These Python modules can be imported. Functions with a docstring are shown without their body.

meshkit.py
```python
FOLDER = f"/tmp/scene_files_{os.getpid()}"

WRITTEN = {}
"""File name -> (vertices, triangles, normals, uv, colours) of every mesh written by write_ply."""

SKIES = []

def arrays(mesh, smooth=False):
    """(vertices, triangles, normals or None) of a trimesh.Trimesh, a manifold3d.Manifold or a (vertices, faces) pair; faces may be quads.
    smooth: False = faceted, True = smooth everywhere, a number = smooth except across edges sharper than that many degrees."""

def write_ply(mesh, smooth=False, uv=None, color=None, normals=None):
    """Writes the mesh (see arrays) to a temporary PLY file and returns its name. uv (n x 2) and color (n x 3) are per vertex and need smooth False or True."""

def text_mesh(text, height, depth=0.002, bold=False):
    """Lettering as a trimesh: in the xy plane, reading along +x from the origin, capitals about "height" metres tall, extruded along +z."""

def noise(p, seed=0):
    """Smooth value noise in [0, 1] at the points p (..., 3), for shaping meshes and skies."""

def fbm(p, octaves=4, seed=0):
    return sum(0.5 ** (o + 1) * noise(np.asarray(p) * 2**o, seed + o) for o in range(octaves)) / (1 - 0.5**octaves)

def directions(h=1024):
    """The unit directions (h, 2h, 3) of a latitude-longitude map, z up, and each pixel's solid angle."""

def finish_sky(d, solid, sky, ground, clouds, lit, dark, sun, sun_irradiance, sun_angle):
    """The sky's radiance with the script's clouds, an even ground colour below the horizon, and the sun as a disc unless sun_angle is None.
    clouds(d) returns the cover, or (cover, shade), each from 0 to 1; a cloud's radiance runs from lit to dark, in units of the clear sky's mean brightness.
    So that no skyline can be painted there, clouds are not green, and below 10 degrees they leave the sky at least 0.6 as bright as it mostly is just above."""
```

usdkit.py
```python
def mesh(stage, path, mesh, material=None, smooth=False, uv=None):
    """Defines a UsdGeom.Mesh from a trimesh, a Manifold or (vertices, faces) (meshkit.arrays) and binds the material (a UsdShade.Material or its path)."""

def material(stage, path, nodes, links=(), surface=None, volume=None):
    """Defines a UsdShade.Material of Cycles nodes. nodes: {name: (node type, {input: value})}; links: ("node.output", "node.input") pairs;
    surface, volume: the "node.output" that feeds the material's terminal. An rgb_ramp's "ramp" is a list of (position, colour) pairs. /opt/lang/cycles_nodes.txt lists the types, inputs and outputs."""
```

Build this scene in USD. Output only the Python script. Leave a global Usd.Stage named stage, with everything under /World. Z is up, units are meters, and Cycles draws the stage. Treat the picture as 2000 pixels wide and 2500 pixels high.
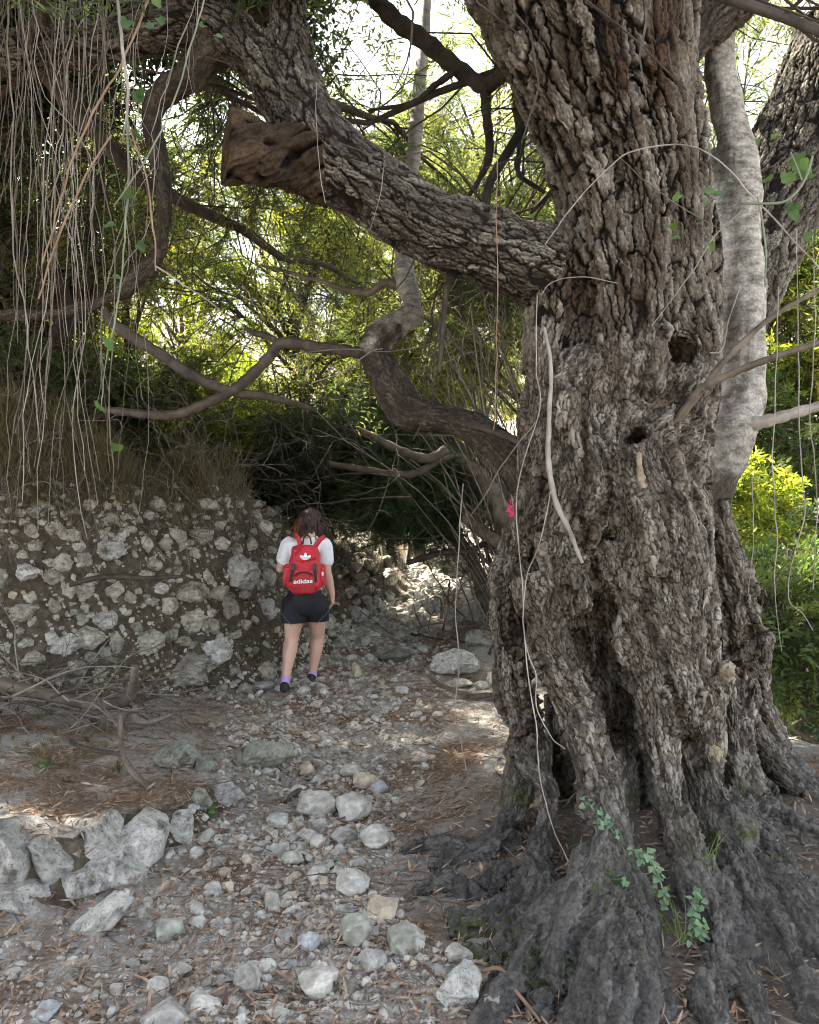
import math, random, numpy as np, trimesh, manifold3d, usdkit, meshkit
from manifold3d import Manifold
from scipy.spatial import cKDTree
from pxr import Usd, UsdGeom, UsdLux, UsdShade, Sdf, Gf, Vt

stage = Usd.Stage.CreateInMemory()
UsdGeom.Xform.Define(stage, '/World')
UsdGeom.Scope.Define(stage, '/World/Looks')
# ------------------------------------------------------------------ camera, sky, sun, exposure
F, EYE = 1950.0, np.array([0.0, 0.0, 1.55])           # focal length in pixels of the 2000 x 2500 photograph; eye level
EXPOSURE = 3.1
SUN = np.array([-0.46, 0.42, 0.78]); SUN /= np.linalg.norm(SUN)
SKY_STRENGTH, SUN_INTENSITY = 0.10, 1.2
cam = UsdGeom.Camera.Define(stage, '/World/camera')
cam.AddTranslateOp().Set(tuple(map(float, EYE))); cam.AddRotateXOp().Set(90.0)
cam.CreateHorizontalApertureAttr(36.0); cam.CreateVerticalApertureAttr(45.0); cam.CreateFocalLengthAttr(36.0 * F / 2000)
cam.CreateClippingRangeAttr((0.05, 2000.0)); cam.CreateExposureAttr(EXPOSURE)
sky_mat = usdkit.material(stage, '/World/Looks/sky', {
    's': ('sky_texture', {'sky_type': 'single_scattering', 'sun_disc': False, 'sun_elevation': math.asin(SUN[2]), 'sun_rotation': math.atan2(SUN[0], SUN[1]), 'aerosol_density': 2.2}),
    'h': ('hsv', {'saturation': 0.40, 'value': 1.0}),
    'b': ('background_shader', {'strength': SKY_STRENGTH})}, [('s.color', 'h.color'), ('h.color', 'b.color')], surface='b.background')
dome = UsdLux.DomeLight.Define(stage, '/World/sky'); dome.CreateIntensityAttr(1.0)
UsdShade.MaterialBindingAPI.Apply(dome.GetPrim()).Bind(sky_mat)
dome.GetPrim().SetCustomDataByKey('kind', 'structure')
sun = UsdLux.DistantLight.Define(stage, '/World/sun')
sun.CreateIntensityAttr(SUN_INTENSITY); sun.CreateAngleAttr(0.53); sun.CreateColorAttr((1.0, 0.93, 0.80)); sun.CreateNormalizeAttr(True)
q = Gf.Rotation(Gf.Vec3d(0, 0, -1), Gf.Vec3d(*(-SUN))).GetQuat()
sun.AddOrientOp().Set(Gf.Quatf(q))

# ------------------------------------------------------------------ helpers
rng = np.random.default_rng(11)
random.seed(5)
taken = {}


def path_for(parent, name):
    base = '/World' if parent is None else str(parent.GetPath())
    k = taken.get((base, name), 0); taken[(base, name)] = k + 1
    return f'{base}/{name}' + (f'_{k:03d}' if k else '')


def tag(p, label=None, cat=None, group=None, kind=None):
    for k, v in (('label', label), ('category', cat), ('group', group), ('kind', kind)):
        if v: p.SetCustomDataByKey(k, v)
    return p


def thing(name, label, cat, group=None, at=None):
    x = UsdGeom.Xform.Define(stage, path_for(None, name))
    if at is not None: x.AddTranslateOp().Set(tuple(map(float, at)))
    return tag(x.GetPrim(), label, cat, group)


def put(parent, name, mesh, mat, smooth=35, label=None, cat=None, group=None, kind=None, normals=None, prim=None):
    m = usdkit.mesh(stage, path_for(parent, name), mesh, mat, smooth=smooth if normals is None else False)
    if normals is not None:
        m.CreateNormalsAttr(Vt.Vec3fArray.FromNumpy(normals.astype(np.float32))); m.SetNormalsInterpolation('vertex')
    if prim is not None:
        for k, v in prim.items():
            UsdGeom.PrimvarsAPI(m).CreatePrimvar(k, Sdf.ValueTypeNames.Color3fArray, 'vertex').Set(Vt.Vec3fArray.FromNumpy(v.astype(np.float32)))
    return tag(m.GetPrim(), label, cat, group, kind)


def P(px, py, d):
    """The point seen at pixel (px, py) of the photograph, d metres in front of the eye."""
    return np.array([(px - 1000) / F * d, d, EYE[2] - (py - 1250) / F * d])


def unit(v):
    return v / (np.linalg.norm(v, axis=-1, keepdims=True) + 1e-12)


def smooth01(x):
    x = np.clip(x, 0, 1); return x * x * (3 - 2 * x)


def spline(pts, per=5):
    p = np.asarray(pts, float)
    if len(p) < 3: return p if len(p) < 2 else np.array([p[0] + (p[1] - p[0]) * t for t in np.linspace(0, 1, per + 1)])
    e = np.vstack([2 * p[0] - p[1], p, 2 * p[-1] - p[-2]])
    out = []
    for i in range(1, len(e) - 2):
        a, b, c, d = e[i - 1:i + 3]
        for t in np.linspace(0, 1, per, endpoint=False):
            out.append(0.5 * (2 * b + (c - a) * t + (2 * a - 5 * b + 4 * c - d) * t * t + (3 * b - a - 3 * c + d) * t ** 3))
    out.append(p[-1])
    return np.array(out)


def tubes(Pn, R, sides=5, cap=True):
    """A batch of polylines (N, K, 3) with radii (N, K) as tubes in one mesh."""
    Pn = np.asarray(Pn, float); R = np.asarray(R, float)
    if Pn.ndim == 2: Pn, R = Pn[None], R[None]
    N, K, _ = Pn.shape
    t = unit(np.gradient(Pn, axis=1))
    m = unit(Pn[:, -1] - Pn[:, 0] + 1e-6)
    ref = np.where(np.abs(m[:, 2:]) < 0.85, [[0, 0, 1.0]], [[0.37, 0.93, 0.0]])[:, None]
    a = unit(np.cross(t, ref)); b = np.cross(t, a)
    ang = np.arange(sides) * 2 * np.pi / sides
    v = Pn[:, :, None] + R[:, :, None, None] * (np.cos(ang)[None, None, :, None] * a[:, :, None] + np.sin(ang)[None, None, :, None] * b[:, :, None])
    i, j = np.meshgrid(np.arange(K - 1), np.arange(sides), indexing='ij')
    qd = np.stack([i * sides + j, i * sides + (j + 1) % sides, (i + 1) * sides + (j + 1) % sides, (i + 1) * sides + j], -1).reshape(-1, 4)
    f = np.vstack([qd[:, [0, 1, 2]], qd[:, [0, 2, 3]]])
    if cap:
        k = np.arange(1, sides - 1)
        e = (K - 1) * sides
        f = np.vstack([f, np.stack([0 * k, k + 1, k], 1), np.stack([0 * k + e, k + e, k + 1 + e], 1)])
    f = (f[None] + (np.arange(N) * K * sides)[:, None, None]).reshape(-1, 3)
    return v.reshape(-1, 3), f[:, ::-1]


def join(parts):
    vs, fs, n = [], [], 0
    for v, f in parts:
        vs.append(v); fs.append(f + n); n += len(v)
    return np.vstack(vs), np.vstack(fs)


def wob(line, amp, freq, seed):
    p = np.asarray(line, float).copy()
    n = np.stack([meshkit.fbm(p * freq + 31.7 * k, 3, seed + k) for k in range(3)], -1) - 0.5
    return p + n * amp


def instancer(parent, name, protos, pos, quat, scale, idx, kind='stuff', label=None, cat=None):
    path = path_for(parent, name)
    pi = UsdGeom.PointInstancer.Define(stage, path)
    targets = []
    for k, (mesh, mat, smooth, nm) in enumerate(protos):
        p = usdkit.mesh(stage, f'{path}/{nm}' + (f'_{k:03d}' if k else ''), mesh, mat, smooth=smooth)
        targets.append(p.GetPath())
    pi.CreatePrototypesRel().SetTargets(targets)
    pi.CreatePositionsAttr(Vt.Vec3fArray.FromNumpy(np.asarray(pos, np.float32)))
    pi.CreateProtoIndicesAttr(Vt.IntArray.FromNumpy(np.asarray(idx, np.int32)))
    pi.CreateOrientationsAttr(Vt.QuathArray([Gf.Quath(float(w), float(x), float(y), float(z)) for x, y, z, w in quat]))
    s = np.asarray(scale, np.float32)
    pi.CreateScalesAttr(Vt.Vec3fArray.FromNumpy(np.repeat(s[:, None], 3, 1) if s.ndim == 1 else s))
    return tag(pi.GetPrim(), label, cat, None, kind)


def quats_from(x, up, roll=None):
    """Quaternions (xyzw) that turn +x to the directions x, with z near up."""
    from scipy.spatial.transform import Rotation
    x = unit(np.asarray(x, float)); y = unit(np.cross(up, x)); z = np.cross(x, y)
    m = np.stack([x, y, z], -1)
    r = Rotation.from_matrix(m)
    if roll is not None: r = r * Rotation.from_euler('x', roll)
    return r.as_quat()


# ------------------------------------------------------------------ materials
MT = {}


def mat(name, nodes, links, surface):
    MT[name] = usdkit.material(stage, '/World/Looks/' + name, nodes, links, surface=surface)
    return MT[name]


def rough_mat(name, ramp, scale, rough=0.85, bump=0.5, bscale=None, dist=0.01, detail=5, vec_scale=None, ramp2=None, scale2=1.5, spec=0.25, rnd=0.0, distort=0.0):
    """Noise-coloured surface with bump; ramp2 multiplies a slow second noise; rnd varies brightness from object to object."""
    n = {'g': ('geometry', {}), 'n': ('noise_texture', {'scale': scale, 'detail': detail, 'roughness': 0.62, 'distortion': distort}), 'r': ('rgb_ramp', {'ramp': ramp}),
         'p': ('principled_bsdf', {'roughness': rough, 'specular_ior_level': spec}),
         'bn': ('noise_texture', {'scale': bscale or scale * 3, 'detail': 5, 'roughness': 0.65}), 'bu': ('bump', {'strength': bump, 'distance': dist})}
    l = [('n.fac', 'r.fac'), ('bn.fac', 'bu.height'), ('bu.normal', 'p.normal')]
    src = 'g.position'
    if vec_scale:
        n['mp'] = ('mapping', {'scale': vec_scale}); l.append(('g.position', 'mp.vector')); src = 'mp.vector'
    l += [(src, 'n.vector'), (src, 'bn.vector')]
    out = 'r.color'
    if ramp2:
        n['n2'] = ('noise_texture', {'scale': scale2, 'detail': 4}); n['r2'] = ('rgb_ramp', {'ramp': ramp2}); n['m2'] = ('mix', {'mix_type': 'multiply', 'fac': 1.0})
        l += [('g.position', 'n2.vector'), ('n2.fac', 'r2.fac'), (out, 'm2.color1'), ('r2.color', 'm2.color2')]; out = 'm2.color'
    if rnd:
        n['oi'] = ('object_info', {}); n['mr'] = ('map_range', {'from_min': 0.0, 'from_max': 1.0, 'to_min': 1 - rnd, 'to_max': 1 + rnd}); n['hv'] = ('hsv', {})
        l += [('oi.random', 'mr.value'), ('mr.result', 'hv.value'), (out, 'hv.color')]; out = 'hv.color'
    l.append((out, 'p.base_color'))
    return mat(name, n, l, 'p.BSDF')


def leaf_mat(name, ramp, transl, tmix=0.42, rough=0.5, scale=14.0, spec=0.4):
    n = {'g': ('geometry', {}), 'n': ('noise_texture', {'scale': scale, 'detail': 1}), 'oi': ('object_info', {}), 'ad': ('math', {'math_type': 'add'}), 'ml': ('math', {'math_type': 'multiply_add', 'value2': 0.45, 'value3': -0.22}),
         'r': ('rgb_ramp', {'ramp': ramp}), 'p': ('principled_bsdf', {'roughness': rough, 'specular_ior_level': spec}), 't': ('translucent_bsdf', {}),
         'tm': ('mix', {'mix_type': 'multiply', 'fac': 1.0, 'color2': transl}), 'm': ('mix_closure', {'fac': tmix})}
    l = [('g.position', 'n.vector'), ('oi.random', 'ml.value1'), ('ml.value', 'ad.value1'), ('n.fac', 'ad.value2'), ('ad.value', 'r.fac'), ('r.color', 'p.base_color'),
         ('r.color', 'tm.color1'), ('tm.color', 't.color'), ('p.BSDF', 'm.closure1'), ('t.BSDF', 'm.closure2')]
    return mat(name, n, l, 'm.closure')


def plain_mat(name, col, rough=0.6, spec=0.4, noise=0.12, scale=60.0, bump=0.25, dist=0.002, sheen=0.0, sub=0.0):
    c = np.array(col)
    n = {'g': ('geometry', {}), 'n': ('noise_texture', {'scale': scale, 'detail': 4}), 'r': ('rgb_ramp', {'ramp': [(0.25, tuple(c * (1 - noise))), (0.75, tuple(np.minimum(c * (1 + noise), 0.95)))]}),
         'p': ('principled_bsdf', {'roughness': rough, 'specular_ior_level': spec, 'sheen_weight': sheen, 'subsurface_weight': sub, 'subsurface_scale': 0.01}), 'bu': ('bump', {'strength': bump, 'distance': dist})}
    return mat(name, n, [('g.position', 'n.vector'), ('n.fac', 'r.fac'), ('r.color', 'p.base_color'), ('n.fac', 'bu.height'), ('bu.normal', 'p.normal')], 'p.BSDF')


def bark_mat(name, light, mid, dark, crack, stain, soil):
    """bk: plate height (0 = fissure), tone of the plate, brown of trunk streaks and limb underside; bz: soil-stained root, moss."""
    n = {'a': ('attribute', {'attribute': 'bk'}), 's': ('separate_color', {}), 'a2': ('attribute', {'attribute': 'bz'}), 's2': ('separate_color', {}), 'g': ('geometry', {}),
         'n1': ('noise_texture', {'scale': 7.0, 'detail': 5, 'roughness': 0.65}), 'n2': ('noise_texture', {'scale': 70.0, 'detail': 5, 'roughness': 0.72}),
         'tn': ('math', {'math_type': 'multiply_add', 'value2': 0.62}), 'n1o': ('math', {'math_type': 'multiply_add', 'value2': 0.9, 'value3': -0.26}),
         'r': ('rgb_ramp', {'ramp': [(0.15, dark), (0.48, mid), (0.85, light)]}), 'rs': ('rgb_ramp', {'ramp': [(0.15, tuple(np.array(soil) * 0.55)), (0.5, soil), (0.85, tuple(np.array(soil) * 1.6))]}),
         'pl': ('rgb_ramp', {'ramp': [(0.34, (0.12, 0.105, 0.085)), (0.5, (0.27, 0.25, 0.215)), (0.66, (0.40, 0.38, 0.34))]}), 'np': ('noise_texture', {'scale': 6.0, 'detail': 5, 'roughness': 0.7}), 'mpp': ('mapping', {'scale': (2.2, 2.2, 4.5)}), 'mp': ('mix', {}), 'ms': ('mix', {}), 'mb': ('mix', {'color2': stain}), 'mo': ('mix', {'color2': (0.055, 0.07, 0.018)}),
         'cr': ('rgb_ramp', {'ramp': [(0.12, (0, 0, 0)), (0.72, (1, 1, 1))]}), 'mc': ('mix', {'color1': crack}),
         'r2': ('rgb_ramp', {'ramp': [(0.32, (0.55, 0.55, 0.55)), (0.68, (1.32, 1.3, 1.27))]}), 'fn': ('mix', {'mix_type': 'multiply', 'fac': 1.0}),
         'bu': ('bump', {'strength': 0.9, 'distance': 0.008}), 'p': ('principled_bsdf', {'roughness': 0.9, 'specular_ior_level': 0.15})}
    l = [('a.color', 's.color'), ('a2.color', 's2.color'), ('g.position', 'n1.vector'), ('g.position', 'n2.vector'), ('n1.fac', 'n1o.value1'), ('s.g', 'tn.value1'), ('n1o.value', 'tn.value3'),
         ('tn.value', 'r.fac'), ('tn.value', 'rs.fac'), ('s2.r', 'ms.fac'), ('r.color', 'ms.color1'), ('rs.color', 'ms.color2'), ('s.b', 'mb.fac'), ('ms.color', 'mb.color1'), ('s2.g', 'mo.fac'), ('mb.color', 'mo.color1'),
         ('s.r', 'cr.fac'), ('cr.color', 'mc.fac'), ('n2.fac', 'r2.fac'), ('g.position', 'mpp.vector'), ('mpp.vector', 'np.vector'), ('np.fac', 'pl.fac'), ('s2.b', 'mp.fac'), ('mo.color', 'mp.color1'), ('pl.color', 'mp.color2'), ('mp.color', 'fn.color1'), ('r2.color', 'fn.color2'), ('fn.color', 'mc.color2'), ('mc.color', 'p.base_color'),
         ('n2.fac', 'bu.height'), ('bu.normal', 'p.normal')]
    return mat(name, n, l, 'p.BSDF')


bark_mat('bark', (0.36, 0.33, 0.28), (0.128, 0.106, 0.081), (0.040, 0.030, 0.021), (0.009, 0.007, 0.005), (0.05, 0.027, 0.014), (0.085, 0.080, 0.074))
bark_mat('limb_bark', (0.27, 0.245, 0.20), (0.10, 0.087, 0.069), (0.04, 0.032, 0.024), (0.010, 0.008, 0.006), (0.04, 0.03, 0.02), (0.135, 0.125, 0.112))
bark_mat('dark_bark', (0.10, 0.084, 0.064), (0.052, 0.042, 0.031), (0.028, 0.021, 0.015), (0.022, 0.017, 0.013), (0.05, 0.035, 0.02), (0.1, 0.09, 0.08))
bark_mat('cut_wood', (0.135, 0.095, 0.06), (0.05, 0.034, 0.022), (0.02, 0.014, 0.009), (0.006, 0.004, 0.003), (0.05, 0.03, 0.02), (0.1, 0.09, 0.08))
rough_mat('smooth_bark', [(0.3, (0.13, 0.112, 0.092)), (0.5, (0.22, 0.197, 0.165)), (0.7, (0.33, 0.305, 0.265))], 7, rough=0.75, bump=0.35, bscale=30, dist=0.008, vec_scale=(1.4, 1.4, 6), ramp2=[(0.35, (0.62, 0.60, 0.56)), (0.6, (1.1, 1.1, 1.08))], scale2=3.0)
rough_mat('burl_wood', [(0.3, (0.13, 0.10, 0.07)), (0.7, (0.33, 0.27, 0.19))], 24, bump=0.3)
rough_mat('twig_dark', [(0.3, (0.022, 0.017, 0.013)), (0.7, (0.08, 0.064, 0.048))], 12, bump=0.3)
rough_mat('twig_brown', [(0.32, (0.045, 0.035, 0.026)), (0.68, (0.165, 0.132, 0.10))], 9, bump=0.3)
rough_mat('twig_pale', [(0.3, (0.11, 0.094, 0.08)), (0.7, (0.31, 0.275, 0.235))], 7, bump=0.3, rnd=0.2)
rough_mat('twig_red', [(0.3, (0.16, 0.095, 0.06)), (0.7, (0.30, 0.20, 0.14))], 7, bump=0.3)
rough_mat('twig_green', [(0.3, (0.10, 0.115, 0.075)), (0.7, (0.23, 0.25, 0.175))], 7, bump=0.2)
leaf_mat('olive_leaf', [(0.25, (0.035, 0.05, 0.022)), (0.5, (0.07, 0.095, 0.04)), (0.72, (0.15, 0.165, 0.075)), (0.9, (0.27, 0.23, 0.07))], (2.7, 2.6, 1.2), 0.55)
leaf_mat('bright_leaf', [(0.25, (0.06, 0.085, 0.02)), (0.5, (0.11, 0.145, 0.034)), (0.75, (0.18, 0.20, 0.042)), (0.92, (0.34, 0.26, 0.05))], (3.0, 2.9, 0.9), 0.58)
leaf_mat('dark_leaf', [(0.3, (0.012, 0.02, 0.009)), (0.6, (0.03, 0.047, 0.018)), (0.85, (0.055, 0.075, 0.03))], (1.4, 1.5, 0.7), 0.25)
leaf_mat('shrub_leaf', [(0.25, (0.04, 0.07, 0.026)), (0.5, (0.08, 0.125, 0.042)), (0.75, (0.14, 0.18, 0.055)), (0.92, (0.26, 0.22, 0.06))], (1.6, 1.7, 0.7), 0.4)
leaf_mat('vine_leaf', [(0.3, (0.05, 0.10, 0.035)), (0.7, (0.10, 0.17, 0.055))], (1.5, 1.6, 0.6), 0.4)
leaf_mat('sprig_leaf', [(0.3, (0.13, 0.22, 0.12)), (0.7, (0.22, 0.33, 0.19))], (1.2, 1.3, 0.8), 0.3)
leaf_mat('needle_leaf', [(0.3, (0.024, 0.052, 0.02)), (0.7, (0.06, 0.115, 0.04))], (1.3, 1.5, 0.7), 0.3)
leaf_mat('grass_blade', [(0.3, (0.10, 0.085, 0.045)), (0.6, (0.21, 0.18, 0.10)), (0.8, (0.12, 0.135, 0.05))], (1.3, 1.3, 0.8), 0.4)
leaf_mat('green_grass', [(0.3, (0.06, 0.11, 0.03)), (0.7, (0.14, 0.19, 0.06))], (1.3, 1.4, 0.8), 0.4)
leaf_mat('litter_leaf', [(0.2, (0.085, 0.055, 0.04)), (0.38, (0.17, 0.105, 0.07)), (0.55, (0.26, 0.18, 0.125)), (0.7, (0.38, 0.30, 0.22)), (0.82, (0.30, 0.16, 0.08)), (0.95, (0.50, 0.42, 0.29))], (1.1, 1.0, 0.9), 0.12, scale=30)
leaf_mat('petal', [(0.3, (0.75, 0.06, 0.22)), (0.7, (0.85, 0.14, 0.32))], (1.1, 1.0, 1.0), 0.4)
for nm, lo, mid, hi in (('stone_pale', (0.25, 0.23, 0.20), (0.40, 0.38, 0.34), (0.54, 0.52, 0.48)), ('stone_grey', (0.18, 0.175, 0.16), (0.31, 0.30, 0.275), (0.44, 0.43, 0.40)),
                       ('stone_green', (0.19, 0.19, 0.16), (0.31, 0.31, 0.265), (0.45, 0.44, 0.39)), ('stone_tan', (0.27, 0.22, 0.165), (0.40, 0.34, 0.26), (0.52, 0.46, 0.37)),
                       ('stone_blue', (0.20, 0.205, 0.21), (0.315, 0.32, 0.325), (0.43, 0.435, 0.44))):
    rough_mat(nm, [(0.28, lo), (0.5, mid), (0.7, hi)], 30, rough=0.92, bump=0.7, bscale=70, dist=0.008, ramp2=[(0.3, (0.72, 0.70, 0.66)), (0.55, (1.05, 1.05, 1.04))], scale2=9, rnd=0.10)
# pitted, lichen-spotted limestone for the big blocks and the bank
for nm, tone in (('rock_white', (0.56, 0.535, 0.49)), ('rock_bank', (0.46, 0.425, 0.35)), ('rock_mossy', (0.34, 0.335, 0.275))):
    t = np.array(tone)
    mat(nm, {'g': ('geometry', {}), 'n': ('noise_texture', {'scale': 16, 'detail': 5, 'roughness': 0.74}), 'v': ('voronoi_texture', {'scale': 30, 'feature': 'smooth_f1', 'smoothness': 0.5}), 'nd': ('noise_texture', {'scale': 9, 'detail': 5, 'roughness': 0.66}), 'nf': ('noise_texture', {'scale': 75, 'detail': 5, 'roughness': 0.75}),
             'ma': ('mix', {'mix_type': 'add', 'fac': 0.12}), 'r': ('rgb_ramp', {'ramp': [(0.33, tuple(t * 0.45)), (0.47, tuple(t * 0.88)), (0.62, tuple(t * 1.2))]}),
             'r2': ('rgb_ramp', {'ramp': [(0.35, (0.3, 0.3, 0.27)), (0.45, (1, 1, 1))]}), 'mm': ('mix', {'mix_type': 'multiply', 'fac': 0.85}), 'r3': ('rgb_ramp', {'ramp': [(0.36, (0.3, 0.29, 0.26)), (0.46, (1, 1, 1))]}), 'm3': ('mix', {'mix_type': 'multiply', 'fac': 0.8}),
             'hm': ('math', {'math_type': 'multiply_add', 'value2': 0.4}), 'h2': ('math', {'math_type': 'add'}), 'bu': ('bump', {'strength': 1.0, 'distance': 0.022}), 'p': ('principled_bsdf', {'roughness': 0.95, 'specular_ior_level': 0.12}),
             'oi': ('object_info', {}), 'mr': ('map_range', {'to_min': 0.78, 'to_max': 1.15}), 'hv': ('hsv', {})},
        [('g.position', 'n.vector'), ('g.position', 'nd.vector'), ('g.position', 'nf.vector'), ('g.position', 'ma.color1'), ('nd.color', 'ma.color2'), ('ma.color', 'v.vector'), ('n.fac', 'r.fac'), ('nd.fac', 'r2.fac'), ('r.color', 'mm.color1'), ('r2.color', 'mm.color2'),
         ('nf.fac', 'r3.fac'), ('mm.color', 'm3.color1'), ('r3.color', 'm3.color2'), ('oi.random', 'mr.value'), ('mr.result', 'hv.value'), ('m3.color', 'hv.color'), ('hv.color', 'p.base_color'), ('v.distance', 'hm.value1'), ('n.fac', 'hm.value3'), ('hm.value', 'h2.value1'), ('nf.fac', 'h2.value2'), ('h2.value', 'bu.height'), ('bu.normal', 'p.normal')], 'p.BSDF')
# ground: grey dust, brown litter stain, fine grit; the steep bank is browner earth
mat('soil', {'g': ('geometry', {}), 'n1': ('noise_texture', {'scale': 1.6, 'detail': 5, 'roughness': 0.6}), 'n2': ('noise_texture', {'scale': 45, 'detail': 5, 'roughness': 0.75}), 'v': ('voronoi_texture', {'scale': 55}), 'n3': ('noise_texture', {'scale': 18, 'detail': 5, 'roughness': 0.7}),
             'dust': ('rgb_ramp', {'ramp': [(0.3, (0.19, 0.175, 0.155)), (0.5, (0.31, 0.29, 0.262)), (0.7, (0.43, 0.41, 0.375))]}), 'lit': ('rgb_ramp', {'ramp': [(0.3, (0.07, 0.046, 0.032)), (0.5, (0.165, 0.112, 0.078)), (0.68, (0.30, 0.225, 0.165))]}),
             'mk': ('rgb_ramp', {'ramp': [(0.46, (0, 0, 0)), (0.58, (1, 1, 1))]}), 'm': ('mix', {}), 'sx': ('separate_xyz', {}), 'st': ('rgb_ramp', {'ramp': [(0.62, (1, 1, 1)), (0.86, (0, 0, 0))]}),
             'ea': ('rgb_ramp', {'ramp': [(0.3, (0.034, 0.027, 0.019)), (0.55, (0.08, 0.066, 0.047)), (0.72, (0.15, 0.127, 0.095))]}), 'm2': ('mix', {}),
             'vd': ('vector_math', {'math_type': 'distance', 'vector2': (1.45, 3.45, 0.1)}), 'va': ('math', {'math_type': 'multiply_add', 'value2': 0.9}), 'hr': ('rgb_ramp', {'ramp': [(0.0, (1, 1, 1)), (0.5, (1, 1, 1)), (1.0, (0, 0, 0))]}), 'vm': ('map_range', {'from_min': 0.5, 'from_max': 2.1, 'clamp': True}), 'hum': ('mix', {'color2': (0.065, 0.056, 0.046)}), 'hs': ('math', {'math_type': 'multiply', 'value2': 0.8}),
             'h': ('math', {'math_type': 'multiply_add', 'value2': 0.35}), 'bu': ('bump', {'strength': 0.9, 'distance': 0.014}), 'p': ('principled_bsdf', {'roughness': 0.95, 'specular_ior_level': 0.1})},
    [('g.position', 'n1.vector'), ('g.position', 'n2.vector'), ('g.position', 'v.vector'), ('g.position', 'n3.vector'), ('n2.fac', 'dust.fac'), ('n2.fac', 'lit.fac'), ('n1.fac', 'mk.fac'), ('mk.color', 'm.fac'), ('dust.color', 'm.color1'), ('lit.color', 'm.color2'),
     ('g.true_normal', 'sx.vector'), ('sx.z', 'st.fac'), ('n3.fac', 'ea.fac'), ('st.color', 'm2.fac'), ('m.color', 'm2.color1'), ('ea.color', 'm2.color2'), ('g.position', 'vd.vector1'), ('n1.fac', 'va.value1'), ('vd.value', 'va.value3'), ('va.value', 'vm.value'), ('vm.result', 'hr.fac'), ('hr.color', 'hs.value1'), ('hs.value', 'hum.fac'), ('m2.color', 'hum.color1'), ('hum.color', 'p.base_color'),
     ('v.distance', 'h.value1'), ('n2.fac', 'h.value3'), ('h.value', 'bu.height'), ('bu.normal', 'p.normal')], 'p.BSDF')
plain_mat('skin', (0.50, 0.31, 0.235), rough=0.55, noise=0.06, sub=0.12)
plain_mat('hair', (0.028, 0.013, 0.009), rough=0.45, noise=0.5, scale=90, bump=0.8, dist=0.006)
plain_mat('hair_light', (0.20, 0.07, 0.025), rough=0.45, noise=0.4, scale=90, bump=0.8, dist=0.006)  # sunlight on the hair, painted in as a coppery colour
plain_mat('shirt', (0.74, 0.75, 0.78), rough=0.9, spec=0.2, noise=0.04, bump=0.4, dist=0.004, scale=22)
plain_mat('shorts', (0.007, 0.0075, 0.010), rough=0.75, noise=0.3)
plain_mat('piping_blue', (0.04, 0.13, 0.34), rough=0.6)
plain_mat('red_nylon', (0.48, 0.022, 0.035), rough=0.5, noise=0.18, scale=30, bump=0.6, dist=0.008)
plain_mat('dark_red_nylon', (0.34, 0.015, 0.025), rough=0.55, noise=0.18, scale=30, bump=0.6, dist=0.008)
plain_mat('black_web', (0.014, 0.014, 0.016), rough=0.6)
plain_mat('white_print', (0.78, 0.77, 0.76), rough=0.5)
plain_mat('shoe_black', (0.015, 0.015, 0.018), rough=0.6)
plain_mat('shoe_sole', (0.05, 0.05, 0.052), rough=0.7)
plain_mat('shoe_edge', (0.55, 0.53, 0.48), rough=0.7)
plain_mat('sock', (0.45, 0.28, 0.62), rough=0.9)
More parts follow.
